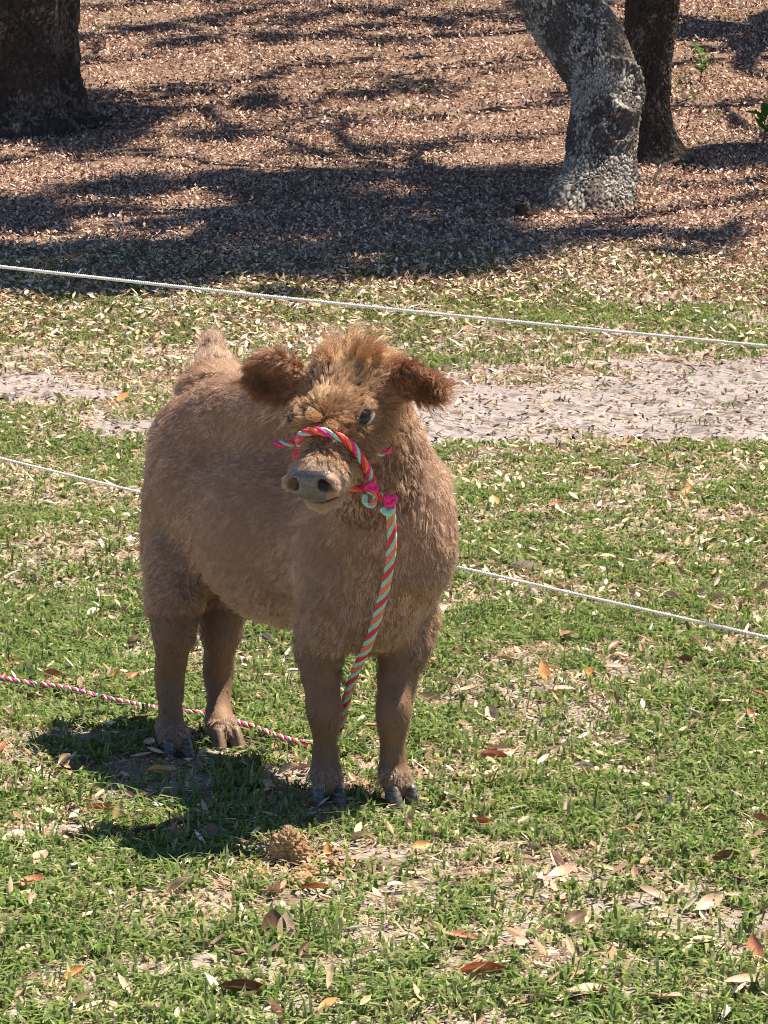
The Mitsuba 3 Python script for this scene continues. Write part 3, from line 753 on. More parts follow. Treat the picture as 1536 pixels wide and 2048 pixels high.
curves('calf__face_hair', 'face_hair', groom(face & (tri_s < 0.112) & fore_, 26000, len_face, comb_face, near_whorl, 0.14, 0.00055, 900, 0.80, 3, curl=0.2, droop=0.05))
curves('calf__cheek_hair', 'cheek_hair', groom((face & (tri_s < 0.112) & ~fore_) | ((np.linalg.norm(tri_c - hd(-0.02, 0, -0.02), axis=1) < 0.115) & (tri_r == 0) & (np.abs(tri_w) > 0.05)), 20000, 0.016, comb_face, 0.3, 0.16, 0.0005, 2200, 0.5, 23, curl=0.2, droop=0.1, pts=3))
curves('calf__face_hair_001', 'bridge_hair', groom(face & (tri_s >= 0.100) & (tri_s < 0.175), 14000, 0.012, comb_face, 0.3, 0.2, 0.00048, 1100, 0.6, 13, curl=0.2, droop=0.1))
curves('calf__muzzle_hair', 'muzzle_hair', groom(face & (tri_s >= 0.160), 9000, 0.0085, comb_face, 0.3, 0.1, 0.00045, 800, 0.2, 4))
curves('calf__ear_hair', 'ear_hair_dark', groom(tri_r == 3, 24000, len_ear, comb_ear, 0.45, 0.2, 0.0005, 1500, 0.5, 5, droop=0.25))
poll = (tri_r == 2) | (tri_r == 0)
poll &= (np.linalg.norm((tri_c - hd(-0.078, 0, 0.035)) @ np.array([HN, HW, HT]).T / [0.052, 0.082, 0.055], axis=1) < 1)
curves('calf__forelock', 'fore_hair', groom(poll, 10000, lambda p: 0.022 + 0.034 * GN(head_local(p)[1], p[:, 2], 30, 2), lambda p, n: np.tile(-HN * 0.6 + UZ * 0.7, (len(p), 1)) + HW[None] * head_local(p)[1][:, None] * 17, 0.4, 0.36, 0.0005, 200, 0.7, 6, pts=5, droop=0.35, curl=0.35))
scene['tail_hair'] = hair_mat((0.36, 0.23, 0.15), (0.78, 0.60, 0.44))
curves('calf__tail_hair', 'tail_hair', groom(tri_r == 4, 10000, 0.019, comb_tail, 0.4, 0.2, 0.0006, 700, 0.5, 7, droop=0.0))

# ------------------------------------------------------------------ grass
def inside(x, y, m=1.45): return np.abs(x) < 0.1185 * y * m + 0.25
def scatter(n, y0, y1, dens, seed, m=1.45):
    """n random ground spots between the distances, thinned by dens(x, y)."""
    r = np.random.default_rng(seed)
    out = []; got = 0
    while got < n:
        k = n * 3
        y = np.sqrt(r.uniform(y0 ** 2, y1 ** 2, k)); x = r.uniform(-1, 1, k) * (0.1185 * y * m + 0.25)
        ok = r.random(k) < dens(x, y)
        out.append(np.stack([x[ok], y[ok]], 1)); got += ok.sum()
    return np.concatenate(out)[:n]
def turf(x, y):
    """How thickly the grass grows: patchy, gone on the sand, thin up the slope."""
    a = 0.55 * GN(x, y, 2.6, 31) + 0.3 * GN(x, y, 6.7, 32) + 0.15 * GN(x, y, 11, 33)
    t = np.clip((a - 0.35) / 0.22, 0.26, 1)
    green = np.exp(-((y - 14.9) / 0.9) ** 2) * np.clip((x + 0.2) / 0.8, 0, 1)            # lusher strip beyond the track
    near = np.clip((13.6 - y) / 1.5, 0, 1)
    zone = np.maximum(np.maximum(near, green), 0.55 * np.clip((18.2 - y) / 2.0, 0, 1))
    left = 1 - 0.55 * np.exp(-((y - 13.5) / 0.7) ** 2) * np.clip((-0.5 - x) / 0.4, 0, 1)
    p = path_field(x, y)
    return t * zone * left * np.clip(0.03 - p * 4, 0.004, 1)
def blades(xy, h, w, lean, seed, cols):
    r = np.random.default_rng(seed); n = len(xy)
    z = walk_top(xy[:, 0], xy[:, 1]) - 0.002
    b = np.c_[xy, z]
    az = r.uniform(0, 2 * np.pi, n); d = np.stack([np.cos(az), np.sin(az), 0 * az], 1); sd = np.stack([-np.sin(az), np.cos(az), 0 * az], 1)
    H = (h * r.uniform(0.55, 1.35, n))[:, None]; W = (w * r.uniform(0.7, 1.3, n))[:, None]; L = (lean * r.uniform(0.2, 1.5, n))[:, None]
    m = b + d * H * L * 0.45 + np.array([0, 0, 1.0]) * H * 0.62
    t = b + d * H * L * 1.25 + np.array([0, 0, 1.0]) * H * np.clip(1.05 - 0.45 * L, 0.15, 1)
    v = np.stack([b - sd * W * 0.4, b + sd * W * 0.4, m - sd * W * 0.5, m + sd * W * 0.5, t], 1).reshape(-1, 3)
    k = np.arange(n)[:, None] * 5
    f = np.concatenate([k + [0, 1, 3], k + [0, 3, 2], k + [2, 3, 4]], 0)
    c = np.array(cols)[r.choice(len(cols), n)] * r.uniform(0.7, 1.3, (n, 1))
    return v, f, np.repeat(c, 5, axis=0)
GREENS = [(0.14, 0.235, 0.055), (0.185, 0.285, 0.07), (0.115, 0.20, 0.06), (0.25, 0.33, 0.11), (0.20, 0.275, 0.125), (0.33, 0.35, 0.17), (0.24, 0.30, 0.14)]
STRAW = [(0.52, 0.44, 0.30), (0.44, 0.36, 0.24), (0.58, 0.52, 0.38), (0.36, 0.27, 0.18)]
def clumped(n, y0, y1, per, spread, seed, dens=turf):
    r = np.random.default_rng(seed + 900)
    c = scatter(n // per + 1, y0, y1, dens, seed)
    xy = np.repeat(c, per, axis=0)[:n]
    return xy + r.normal(0, spread, xy.shape)
def join(parts):
    o = 0; V, Fc, C = [], [], []
    for v, f, c in parts: V.append(v); Fc.append(f + o); C.append(c); o += len(v)
    return (np.concatenate(V), np.concatenate(Fc)), np.concatenate(C)
near_turf = lambda x, y: turf(x, y)
gparts = [blades(clumped(78000, 4.2, 8.2, 7, 0.011, 1), 0.030, 0.0056, 0.95, 101, GREENS),
          blades(clumped(5000, 4.2, 9.0, 9, 0.012, 2), 0.052, 0.0046, 0.8, 102, GREENS),
          blades(clumped(64000, 8.2, 13.4, 7, 0.014, 3), 0.030, 0.0062, 0.95, 103, GREENS),
          blades(clumped(50000, 13.2, 19.0, 6, 0.02, 4), 0.032, 0.0085, 0.9, 104, GREENS + [(0.26, 0.26, 0.1)]),
          blades(clumped(2500, 19.0, 34.0, 9, 0.05, 5, lambda x, y: np.clip((GN(x, y, 0.8, 77) - 0.62) * 4, 0, 1)), 0.04, 0.011, 0.9, 105, GREENS)]
dead = lambda x, y: (0.35 + 0.65 * GN(x, y, 4.0, 55)) * np.clip(0.03 - path_field(x, y) * 4, 0.02, 1)
gparts += [blades(clumped(900, 4.2, 9.0, 3, 0.008, 9), 0.060, 0.0038, 0.55, 109, GREENS), blades(clumped(30000, 4.2, 8.2, 4, 0.012, 6, dead), 0.020, 0.0050, 1.7, 106, STRAW), blades(clumped(32000, 8.2, 13.4, 4, 0.016, 7, dead), 0.022, 0.0075, 1.7, 107, STRAW), blades(clumped(16000, 13.2, 18.5, 4, 0.02, 8, dead), 0.026, 0.010, 1.7, 108, STRAW)]
keep_off = [np.array(p[:2]) for p in (at(655, 1601, YRF), at(799, 1602, YLF), at(354, 1511, YRH), at(452, 1485, YLH))]
def tread(part):
    """Blades pressed flat where the hooves stand and just before them."""
    v, f, c = part; b = v.reshape(-1, 5, 3).copy(); o = b[:, :2].mean(1)
    near = np.min([np.hypot((o[:, 0] - k[0]), np.minimum(0, 0) + (o[:, 1] - k[1] + 0.05) * 0.55) for k in keep_off], axis=0) < 0.055
    g = b[near, :2].mean(1)[:, None, 2:3]
    b[near, :, 2:3] = g + (b[near, :, 2:3] - g) * 0.22
    return b.reshape(-1, 3), f, c
mesh, col = join([tread(p) for p in gparts])
scene['grass'] = mikit.ply(mesh, 'grass_blade', color=col)
tag('grass', 'short patchy green grass growing round the calf and the track', 'grass', None, 'stuff')

# ------------------------------------------------------------------ leaf litter
def leaves(xy, L, W, tilt, seed, cols, lift=0.004, coarse=False):
    r = np.random.default_rng(seed); n = len(xy)
    az = r.uniform(0, 2 * np.pi, n); el = r.normal(0, tilt, n); ro = r.normal(0, tilt, n)
    a = np.stack([np.cos(az) * np.cos(el), np.sin(az) * np.cos(el), np.sin(el)], 1)
    s0 = np.stack([-np.sin(az), np.cos(az), 0 * az], 1); u0 = np.cross(a, s0)
    s = s0 * np.cos(ro)[:, None] + u0 * np.sin(ro)[:, None]; u = np.cross(a, s)
    l = (L * r.uniform(0.45, 1.6, n))[:, None]; w = (W * r.uniform(0.7, 1.25, n))[:, None]; k = (r.uniform(-0.25, 0.7, n))[:, None]
    hgt = np.abs(np.sin(el))[:, None] * l * 0.5 + np.abs(np.sin(ro))[:, None] * w * 0.4
    c = np.c_[xy, walk_top(xy[:, 0], xy[:, 1])] + np.array([0, 0, 1.0]) * (hgt + lift * r.random((n, 1)))
    cu = u * k * w * 0.5
    v = np.stack([c - a * l * 0.5 + u * k * l * 0.12, c - a * l * 0.16 + s * w * 0.5 + cu, c - a * l * 0.16 - s * w * 0.5 + cu, c + a * l * 0.2 + s * w * 0.45 + cu, c + a * l * 0.2 - s * w * 0.45 + cu, c + a * l * 0.5 + u * k * l * 0.12,
                  c - a * l * 0.16, c + a * l * 0.2], 1).reshape(-1, 3)
    if coarse: v = v.reshape(-1, 8, 3)[:, [0, 1, 2, 5, 6]].reshape(-1, 3)
    q = np.arange(n)[:, None] * (5 if coarse else 8)
    f = np.concatenate([q + t for t in (([0, 4, 1], [0, 2, 4], [1, 4, 3], [4, 2, 3]) if coarse else ([0, 6, 1], [0, 2, 6], [1, 6, 7], [1, 7, 3], [2, 4, 7], [2, 7, 6], [3, 7, 5], [7, 4, 5]))], 0)
    cc = np.array(cols)[r.choice(len(cols), n)] * r.uniform(0.7, 1.3, (n, 1))
    return v, f, np.repeat(cc, 5 if coarse else 8, axis=0)
LITTER = [(0.48, 0.325, 0.24), (0.57, 0.41, 0.315), (0.31, 0.18, 0.13), (0.19, 0.11, 0.085), (0.62, 0.50, 0.41), (0.48, 0.305, 0.25), (0.085, 0.056, 0.046), (0.58, 0.46, 0.40)]
PALE = [(0.52, 0.41, 0.27), (0.60, 0.50, 0.36), (0.45, 0.33, 0.20), (0.42, 0.26, 0.17), (0.52, 0.44, 0.36), (0.22, 0.15, 0.10), (0.55, 0.36, 0.24), (0.66, 0.62, 0.57), (0.12, 0.08, 0.055)]
slope = lambda x, y: np.clip((y - 15.0 + 1.6 * (GN(x, y, 0.9, 41) - 0.5)) / 3.0, 0, 1) * (0.42 + 0.58 * np.clip((0.6 * GN(x, y, 1.3, 42) + 0.4 * GN(x, y, 4.5, 43) - 0.28) / 0.34, 0, 1))
lp = [leaves(scatter(80000, 15, 24, slope, 201, 1.35), 0.029, 0.015, 0.5, 211, LITTER, 0.03, True),
      leaves(scatter(92000, 24, 37, slope, 202, 1.35), 0.038, 0.020, 0.55, 212, LITTER, 0.03, True)]
mesh, col = join(lp)
scene['leaf_litter'] = mikit.ply(mesh, 'dry_leaf', color=col)
tag('leaf_litter', 'deep copper brown leaf litter covering the slope under the oaks', 'leaf litter', None, 'stuff')
mid = lambda x, y: (1 - 0.8 * np.exp(-((y - 14.9) / 0.9) ** 2) * np.clip((x + 0.2) / 0.8, 0, 1)) * np.clip((y - 12.9) / 1.5, 0.0, 1) * np.clip((18.5 - y) / 2, 0, 1) * np.clip(0.1 - 4 * path_field(x, y), 0.1, 1)
lp = [leaves(scatter(13000, 13.2, 18.5, mid, 203), 0.038, 0.016, 0.35, 213, PALE, 0.03),
      leaves(scatter(3600, 4.2, 8.0, lambda x, y: 0.7 + 0.3 * (1 - turf(x, y)), 204), 0.028, 0.0105, 0.35, 214, PALE, 0.016),
      leaves(scatter(7200, 8.0, 13.3, lambda x, y: (0.7 + 0.3 * (1 - turf(x, y))) * (path_field(x, y) < 0.05), 205), 0.030, 0.012, 0.35, 215, PALE, 0.02),
      leaves(scatter(700, 11, 14, lambda x, y: 1.0 * (path_field(x, y) > 0), 207), 0.034, 0.014, 0.3, 217, PALE, 0.006),
      leaves(scatter(2600, 11, 14, lambda x, y: 1.0 * (path_field(x, y) > 0), 206), 0.024, 0.008, 0.4, 216, [(0.16, 0.12, 0.10), (0.10, 0.07, 0.06), (0.3, 0.22, 0.17)], 0.004)]
mesh, col = join(lp)
scene['leaf_crumbs'] = mikit.ply(mesh, 'dry_leaf', color=col)
tag('leaf_crumbs', 'pale crumbs of small dead leaves strewn through the grass and track', 'leaf litter', None, 'stuff')
# straw, bark chips and bits of sand crust among the blades
def chips(xy, L, W, seed, cols):
    r = np.random.default_rng(seed); n = len(xy)
    az = r.uniform(0, 2 * np.pi, n); a = np.stack([np.cos(az), np.sin(az), r.normal(0, 0.25, n)], 1); s = np.stack([-np.sin(az), np.cos(az), r.normal(0, 0.4, n)], 1)
    l = (L * r.uniform(0.4, 1.6, n))[:, None]; w = (W * r.uniform(0.5, 1.5, n))[:, None]
    c = np.c_[xy, walk_top(xy[:, 0], xy[:, 1]) + r.uniform(0.001, 0.012, n)]
    v = np.stack([c - a * l * .5, c + s * w * .5, c + a * l * .5, c - s * w * .5, c + [0, 0, 1] * w * 0.45], 1).reshape(-1, 3)
    q = np.arange(n)[:, None] * 5
    f = np.concatenate([q + t for t in ([0, 1, 4], [1, 2, 4], [2, 3, 4], [3, 0, 4])], 0)
    cc = np.array(cols)[r.choice(len(cols), n)] * r.uniform(0.7, 1.3, (n, 1))
    return v, f, np.repeat(cc, 5, axis=0)
CH = [(0.55, 0.46, 0.33), (0.42, 0.34, 0.25), (0.22, 0.16, 0.11), (0.60, 0.53, 0.44), (0.12, 0.085, 0.06)]
mesh, col = join([chips(scatter(14000, 4.2, 8.2, lambda x, y: 1.0 + 0 * x, 301), 0.020, 0.005, 311, CH), chips(scatter(16000, 8.2, 15, lambda x, y: np.where(path_field(x, y) > 0, 0.10, 1.0), 302), 0.028, 0.008, 312, CH), chips(scatter(700, 15, 36, lambda x, y: 1.0 + 0 * x, 303), 0.16, 0.008, 313, [(0.36, 0.30, 0.25), (0.20, 0.15, 0.12), (0.11, 0.08, 0.065)])])
scene['dry_debris'] = mikit.ply(mesh, 'straw', color=col)
tag('dry_debris', 'dry straw and bark chips scattered through the grass', 'debris', None, 'stuff')

# ------------------------------------------------------------------ fallen leaves lying singly in the foreground
def leaf_shape(seed, curl, fold, wave):
    r = np.random.default_rng(seed)
    nu, nv = 9, 5
    u = np.linspace(0, 1, nu); wv = np.sin(np.pi * np.clip(u * 0.98 + 0.01, 0, 1) ** r.uniform(0.8, 1.15)) ** 0.75
    v = np.linspace(-1, 1, nv)
    P = np.zeros((nu, nv, 3))
    P[..., 0] = (u - 0.5)[:, None]
    P[..., 1] = 0.5 * wv[:, None] * v[None] * np.cos(fold * np.abs(v))[None]
    P[..., 2] = 0.5 * wv[:, None] * np.abs(v)[None] * np.sin(fold * np.abs(v))[None] + curl * (u - 0.5)[:, None] ** 2 + wave * np.sin(u * 9 + r.uniform(0, 6))[:, None] * v[None] * 0.5
    P = P.reshape(-1, 3)
    i, j = np.meshgrid(np.arange(nu - 1), np.arange(nv - 1), indexing='ij')
    q = np.stack([i * nv + j, (i + 1) * nv + j, (i + 1) * nv + j + 1, i * nv + j + 1], -1).reshape(-1, 4)
    st = np.array([[-0.5, -0.03, 0], [-0.5, 0.03, 0], [-0.66, 0.02, 0.03 + curl * 0.3], [-0.66, -0.02, 0.03 + curl * 0.3]])   # leaf stalk
    st[:2, 2] += curl * 0.25; st[2:, 2] += curl * 0.05
    return np.vstack([P, st]), np.vstack([q, len(P) + np.arange(4)[None]])
LEAF_MESH = [leaf_shape(i, c, f, w) for i, (c, f, w) in enumerate([(0.15, 0.3, 0.03), (0.5, 0.5, 0.05), (-0.25, 0.2, 0.06), (0.3, 0.9, 0.04), (0.8, 0.4, 0.03), (0.05, 1.2, 0.05)])]
LEAF_PLY = []
for m in LEAF_MESH:
    v = m[0] * [1, 0.42, 1]; LEAF_PLY.append(mikit.ply((v * [1, 1, 0.55], m[1]), None, smooth=True))
def leaf_mat(c0, c1):
    def fn(p, n, uv):
        return mix(c0, c1, smoothstep(0.3, 0.7, fbm(p.x * 70, p.y * 70, p.z * 70, 3))) * (0.85 + 0.3 * noise(p.x * 400, p.y * 400, p.z * 400))
    return {'type': 'twosided', 'bsdf': {'type': 'principled', 'base_color': mikit.proc(fn), 'roughness': 0.5, 'specular': 0.4}}
LEAFC = {'tan': ((0.40, 0.29, 0.20), (0.58, 0.45, 0.33)), 'rust': ((0.30, 0.11, 0.06), (0.46, 0.20, 0.12)), 'orange': ((0.48, 0.24, 0.09), (0.60, 0.33, 0.14)), 'brown': ((0.11, 0.065, 0.04), (0.22, 0.125, 0.075)), 'grey': ((0.36, 0.32, 0.29), (0.50, 0.46, 0.42)), 'pink': ((0.50, 0.32, 0.25), (0.60, 0.42, 0.34)), 'yellow': ((0.52, 0.38, 0.14), (0.64, 0.50, 0.24))}
for k, (a, b) in LEAFC.items(): scene['fallen_leaf_' + k] = leaf_mat(a, b)
def put_leaf(p, L, W, yaw, pitch, roll, shape, tone, label, group=None, up=0.0):
    k = key_for('fallen_leaf')
    scene[k] = {**LEAF_PLY[shape], 'bsdf': {'type': 'ref', 'id': 'fallen_leaf_' + tone},
                'to_world': T().translate([float(p[0]), float(p[1]), float(p[2]) + up]).rotate([0, 0, 1], yaw).rotate([0, 1, 0], pitch).rotate([1, 0, 0], roll).scale([L, W / 0.42, L])}
    tag(k, label, 'leaf', group)
# leaves one can single out: px, py, length, width, yaw, pitch, roll, shape, tone, label
HERO = [
    (546, 1884, 0.052, 0.040, 95, -62, 10, 1, 'brown', 'curled glossy brown leaf standing upright on bare sand in the foreground', .016),
    (570, 1886, 0.050, 0.026, 80, -60, 25, 0, 'tan', 'pale tan leaf standing right behind the upright curled brown leaf', .016),
    (1088, 1362, 0.046, 0.024, 110, -60, 0, 0, 'orange', 'upright orange leaf in the grass right of the calf', .016),
    (1125, 1392, 0.048, 0.014, 5, 0, 20, 2, 'pink', 'pinkish flat leaf lying just below the upright orange leaf', .012),
    (1176, 1362, 0.030, 0.024, 60, -35, 0, 1, 'orange', 'small curled orange brown leaf right of the upright orange leaf', .012),
    (990, 1530, 0.052, 0.020, -20, 0, 20, 3, 'rust', 'rust brown broken leaf lying right of the front hooves', .010),
    (1500, 1452, 0.034, 0.022, 120, -50, 10, 1, 'rust', 'reddish leaf half upright at the right edge of the photo', .014),
    (238, 1655, 0.044, 0.020, 80, -65, 0, 0, 'yellow', 'yellow leaf standing upright left of the calf shadow', .018),
    (205, 1640, 0.050, 0.018, 10, 5, 20, 3, 'rust', 'reddish brown curled leaf behind the upright yellow leaf', .012),
    (62, 1784, 0.044, 0.030, 20, -15, 10, 1, 'rust', 'coppery leaf near the left edge below the calf shadow', .010),
    (80, 1735, 0.036, 0.028, 60, -25, 0, 0, 'tan', 'pale tan leaf above the coppery leaf near the left edge', .012),
    (488, 2005, 0.072, 0.034, 12, 10, 50, 5, 'brown', 'dark reddish brown folded leaf at the bottom of the photo', .014),
    (205, 2035, 0.062, 0.034, 5, 0, 10, 2, 'pink', 'broad pinkish leaf at the bottom left corner region', .008),
    (150, 1975, 0.040, 0.024, 40, -25, 10, 3, 'orange', 'orange brown curled leaf in the bottom left foreground', .012),
    (1165, 2010, 0.072, 0.028, 12, -10, 10, 2, 'tan', 'large pale tan leaf with a midrib near the bottom edge', .014),
    (1330, 2020, 0.062, 0.030, -50, -15, 0, 0, 'pink', 'large brownish pink leaf near the bottom right corner', .012),
    (970, 1970, 0.070, 0.022, 18, 5, 25, 3, 'rust', 'long rusty folded leaf lying beside a sand patch at the bottom', .012),
    (1150, 1862, 0.046, 0.026, 40, -20, 20, 1, 'brown', 'dark olive brown leaf tilted in the foreground grass', .012),
    (1450, 1738, 0.050, 0.024, 15, -10, 10, 5, 'brown', 'dark grey brown curled leaf at the right in the grass', .012),
    (1125, 1768, 0.052, 0.030, 20, -15, 10, 4, 'tan', 'arched tan leaf in the grass at right foreground', .012),
    (1515, 1524, 0.048, 0.016, 8, 0, 10, 2, 'tan', 'tan flat leaf at the right edge beside the grass', .012),
    (965, 1665, 0.046, 0.016, -10, 5, 15, 3, 'rust', 'rusty leaf below the broken leaf right of the hooves', .010),
    (1262, 1674, 0.030, 0.014, 10, -10, 0, 0, 'rust', 'small red leaf alone in the middle of the right grass', .012),
    (925, 1895, 0.042, 0.024, -20, 5, 10, 1, 'rust', 'rust coloured leaf cluster piece on the sand patch at bottom centre', .010),
    (1325, 1895, 0.060, 0.020, -25, 0, 15, 2, 'tan', 'long tan leaf in the right foreground grass', .012),
    (1400, 1905, 0.046, 0.026, 10, -5, 5, 0, 'pink', 'rectangular looking pinkish beige leaf in the right foreground', .012),
    (610, 1920, 0.030, 0.018, 60, -30, 10, 3, 'brown', 'small dark brown curled leaf right of the sand patch', .010),
    (655, 2030, 0.030, 0.018, 30, -25, 10, 0, 'orange', 'small orange leaf at the bottom edge left of centre', .010),
    (655, 1728, 0.030, 0.015, 95, -55, 0, 1, 'orange', 'orange leaf standing against the tan dung pile', .016),
    (630, 1795, 0.046, 0.012, 8, 0, 40, 5, 'orange', 'narrow orange curled leaf lying in front of the dung pile', .010),
    (350, 1672, 0.052, 0.026, 15, -12, 5, 3, 'brown', 'dark curled leaf lying inside the calf shadow', .012),
    (290, 1682, 0.046, 0.022, -20, -10, 10, 1, 'brown', 'second dark curled leaf inside the left end of the calf shadow', .012),
    (420, 1685, 0.034, 0.026, 70, -35, 10, 0, 'brown', 'leaf upright at the calf shadow, brown tone standing in for its shade', .014),  # brown tone paints in the calf shade that does not fall here
    (865, 1340, 0.032, 0.022, 60, -30, 0, 0, 'orange', 'bright orange leaf in the grass beside the front leg', .012),
    (265, 1372, 0.042, 0.030, 60, -20, 10, 3, 'rust', 'orange brown leaf left of the hind leg', .012),
    (246, 808, 0.055, 0.05, 40, -35, 0, 0, 'orange', 'orange leaf in the grass just left of the calf back', .02),
    (1115, 1020, 0.05, 0.026, 10, -20, 10, 1, 'rust', 'red leaf lying in the grass at right of the calf chest', .012),
    (1375, 997, 0.05, 0.036, 60, -30, 0, 3, 'orange', 'orange brown leaf on the grass near the sand at right', .014),
    (988, 1015, 0.04, 0.03, 100, -40, 0, 0, 'orange', 'small round orange leaf right of the calf shoulder', .014),
    (1320, 1142, 0.045, 0.024, 20, -20, 0, 1, 'orange', 'orange leaf beside the pale leaves above the lower rope', .012),
    (1210, 1125, 0.062, 0.03, 0, 0, 5, 2, 'tan', 'broad tan leaf lying flat right of the dark dung', .012),
    (1432, 570, 0.075, 0.03, -20, 0, 5, 2, 'grey', 'pale whitish leaf on the far grass at right', .03),
]
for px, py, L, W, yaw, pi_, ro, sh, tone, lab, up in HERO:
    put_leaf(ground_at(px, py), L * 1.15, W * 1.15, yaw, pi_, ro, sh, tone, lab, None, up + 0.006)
r = np.random.default_rng(77)
LOOK = {'tan': 'dull tan', 'rust': 'rust red', 'brown': 'dark brown', 'grey': 'weathered grey', 'pink': 'pinkish beige', 'orange': 'orange'}
SHAPES = ['lying flat', 'slightly curled', 'arched', 'folded along the midrib', 'strongly curled', 'tightly folded']
for x, y in scatter(215, 4.4, 8.4, lambda x, y: 0.45 + 0.55 * (1 - turf(x, y)), 78, 1.15):
    tone = r.choice(['tan', 'tan', 'tan', 'pink', 'pink', 'grey', 'rust', 'brown', 'orange'], p=[.16, .16, .14, .12, .1, .13, .1, .06, .03])
    px = 768 + x / y * FOC; side = 'left' if px < 560 else 'right' if px > 980 else 'middle'
    zone = side + ' grass ' + ('nearest the camera' if y < 5.3 else 'beside the dung' if y < 5.85 else 'near the calf feet' if y < 6.8 else 'beyond the calf feet')
    sh = int(r.integers(6))
    L = r.uniform(0.036, 0.066) * (0.8 if tone == 'orange' else 1); size = 'small' if L < 0.046 else 'large' if L > 0.056 else 'middling'
    put_leaf([x, y, float(gz(x, y))], L, L * r.uniform(0.32, 0.55), r.uniform(0, 360), r.normal(0, 18), r.normal(0, 22), sh, str(tone), f'{size} {LOOK[str(tone)]} leaf {SHAPES[sh]} in {zone}', f'{size} {LOOK[str(tone)]} leaves {SHAPES[sh]} in {zone}', r.uniform(0.010, 0.026))

# ------------------------------------------------------------------ fence ropes
def twist(path, radius, strands, pitch, seg, sides=7, phase=0.0, strand_r=None):
    """Strands laid round a path; radius may vary along it. Returns one mesh per strand."""
    P = np.asarray(path, float)
    d = np.r_[0, np.cumsum(np.linalg.norm(np.diff(P, axis=0), axis=1))]
    n = max(int(d[-1] / seg), 8)
    s = np.linspace(0, d[-1], n)
    C = np.stack([np.interp(s, d, P[:, i]) for i in range(3)], 1)
    R = np.interp(s, d, np.broadcast_to(radius, (len(P),)))
    t = ndir(np.gradient(C, axis=0)); a = np.cross(t[0], [0.31, 0.2, 0.9]); A = np.zeros_like(C)
    for i in range(n):
        a = a - t[i] * a.dot(t[i]); a /= np.linalg.norm(a); A[i] = a
    B = np.cross(t, A)
    k = (strand_r or {2: 0.5, 3: 0.48, 4: 0.44}[strands])
    ph = np.cumsum(np.r_[0, np.diff(s)] / (pitch * R / R.max())) * 2 * np.pi + phase
    out = []
    for j in range(strands):
        th = ph + 2 * np.pi * j / strands
        out.append(tube(C + ((R * (1 - k))[:, None]) * (np.cos(th)[:, None] * A + np.sin(th)[:, None] * B), R * k * 1.08, sides))
    return out
scene['white_cord'] = flat((0.80, 0.80, 0.80), 0.5, 0.4)
def fence_rope(a, b, r0, r1, sag, label):
    n = 60; s = np.linspace(-0.9, 1.9, n)
    p = a[None] * (1 - s[:, None]) + b[None] * s[:, None]
    p[:, 2] -= sag * 4 * np.clip(s, -0.5, 1.5) * (1 - np.clip(s, -0.5, 1.5)) * 0.25
    rr = np.clip(r0 + (r1 - r0) * s, min(r0, r1), max(r0, r1))
    k = key_for('fence_rope')
    scene[k] = mikit.ply(trimesh.util.concatenate(twist(p, rr, 3, 0.034, 0.006, 6)), 'white_cord', smooth=True)
    tag(k, label, 'rope', None)
fence_rope(at(0, 533, 9.2), at(1536, 692, 6.6), 0.0050, 0.0034, 0.02, 'upper white fence rope stretched across the meadow above the calf')
fence_rope(at(0, 916, 9.4), at(1536, 1275, 6.2), 0.0038, 0.0036, 0.02, 'lower white fence rope passing behind the calf')

# ------------------------------------------------------------------ halter and lead
def cord_mat(c):
    def fn(p, n, uv): return mi.Color3f(*c) * (0.72 + 0.5 * noise(p.x * 700, p.y * 700, p.z * 700))
    return {'type': 'principled', 'base_color': mikit.proc(fn), 'roughness': 0.6, 'specular': 0.3, 'sheen': 0.3}
scene['cord_red'] = cord_mat((0.72, 0.045, 0.07)); scene['cord_pink'] = cord_mat((0.80, 0.04, 0.25)); scene['cord_mint'] = cord_mat((0.32, 0.66, 0.56)); scene['cord_coral'] = cord_mat((0.85, 0.20, 0.10)); scene['cord_white'] = cord_mat((0.78, 0.74, 0.74))
tag('rope_halter', 'braided pink, coral and mint rope halter round the calf muzzle', 'halter')
from scipy.spatial import cKDTree as KD
BT = KD(BV)
def over_skin(p, gap):
    """The point moved out to stand a gap above the calf's skin."""
    p = np.array(p, float)
    for _ in range(6):
        _, i = BT.query(p); h = np.einsum('ij,ij->i', p - BV[i], BN[i])
        p = p + BN[i] * np.clip(gap - h, -0.02, 0.05)[:, None]
    return p
def smooth_path(p, n, it=6):
    q = spline(p, n)
    for _ in range(it): q[1:-1] = 0.5 * q[1:-1] + 0.25 * (q[:-2] + q[2:])
    return q
def strands(parent, name, path, radius, mats, pitch, seg=0.0025, phase=0.0):
    for m, mt in zip(twist(path, radius, len(mats), pitch, seg, 7, phase), mats):
        scene[key_for(parent + '__' + name)] = mikit.ply(m, mt, smooth=True)
SKIN_R = 0.0076
band0 = [(566, 893, -0.17), (590, 890, -0.21), (612, 884, -0.25), (640, 881, -0.27), (672, 888, -0.28), (702, 902, -0.28), (724, 927, -0.27), (740, 945, -0.25), (748, 958, -0.24)]
bp = np.array([at(x, y, Y0 + d) for x, y, d in band0])
K1 = at(743, 974, Y0 - 0.245); K2 = at(780, 1002, Y0 - 0.235)
bp = smooth_path(over_skin(smooth_path(bp, 40, 2), 0.0105), 60, 5)
bp = smooth_path(np.vstack([bp[:-3], K1 + [0.001, 0.004, 0.010], K1 + [0.001, 0, 0.0]]), 70, 3)
strands('rope_halter', 'noseband', bp, SKIN_R, ['cord_red', 'cord_mint', 'cord_pink', 'cord_coral'], 0.062)
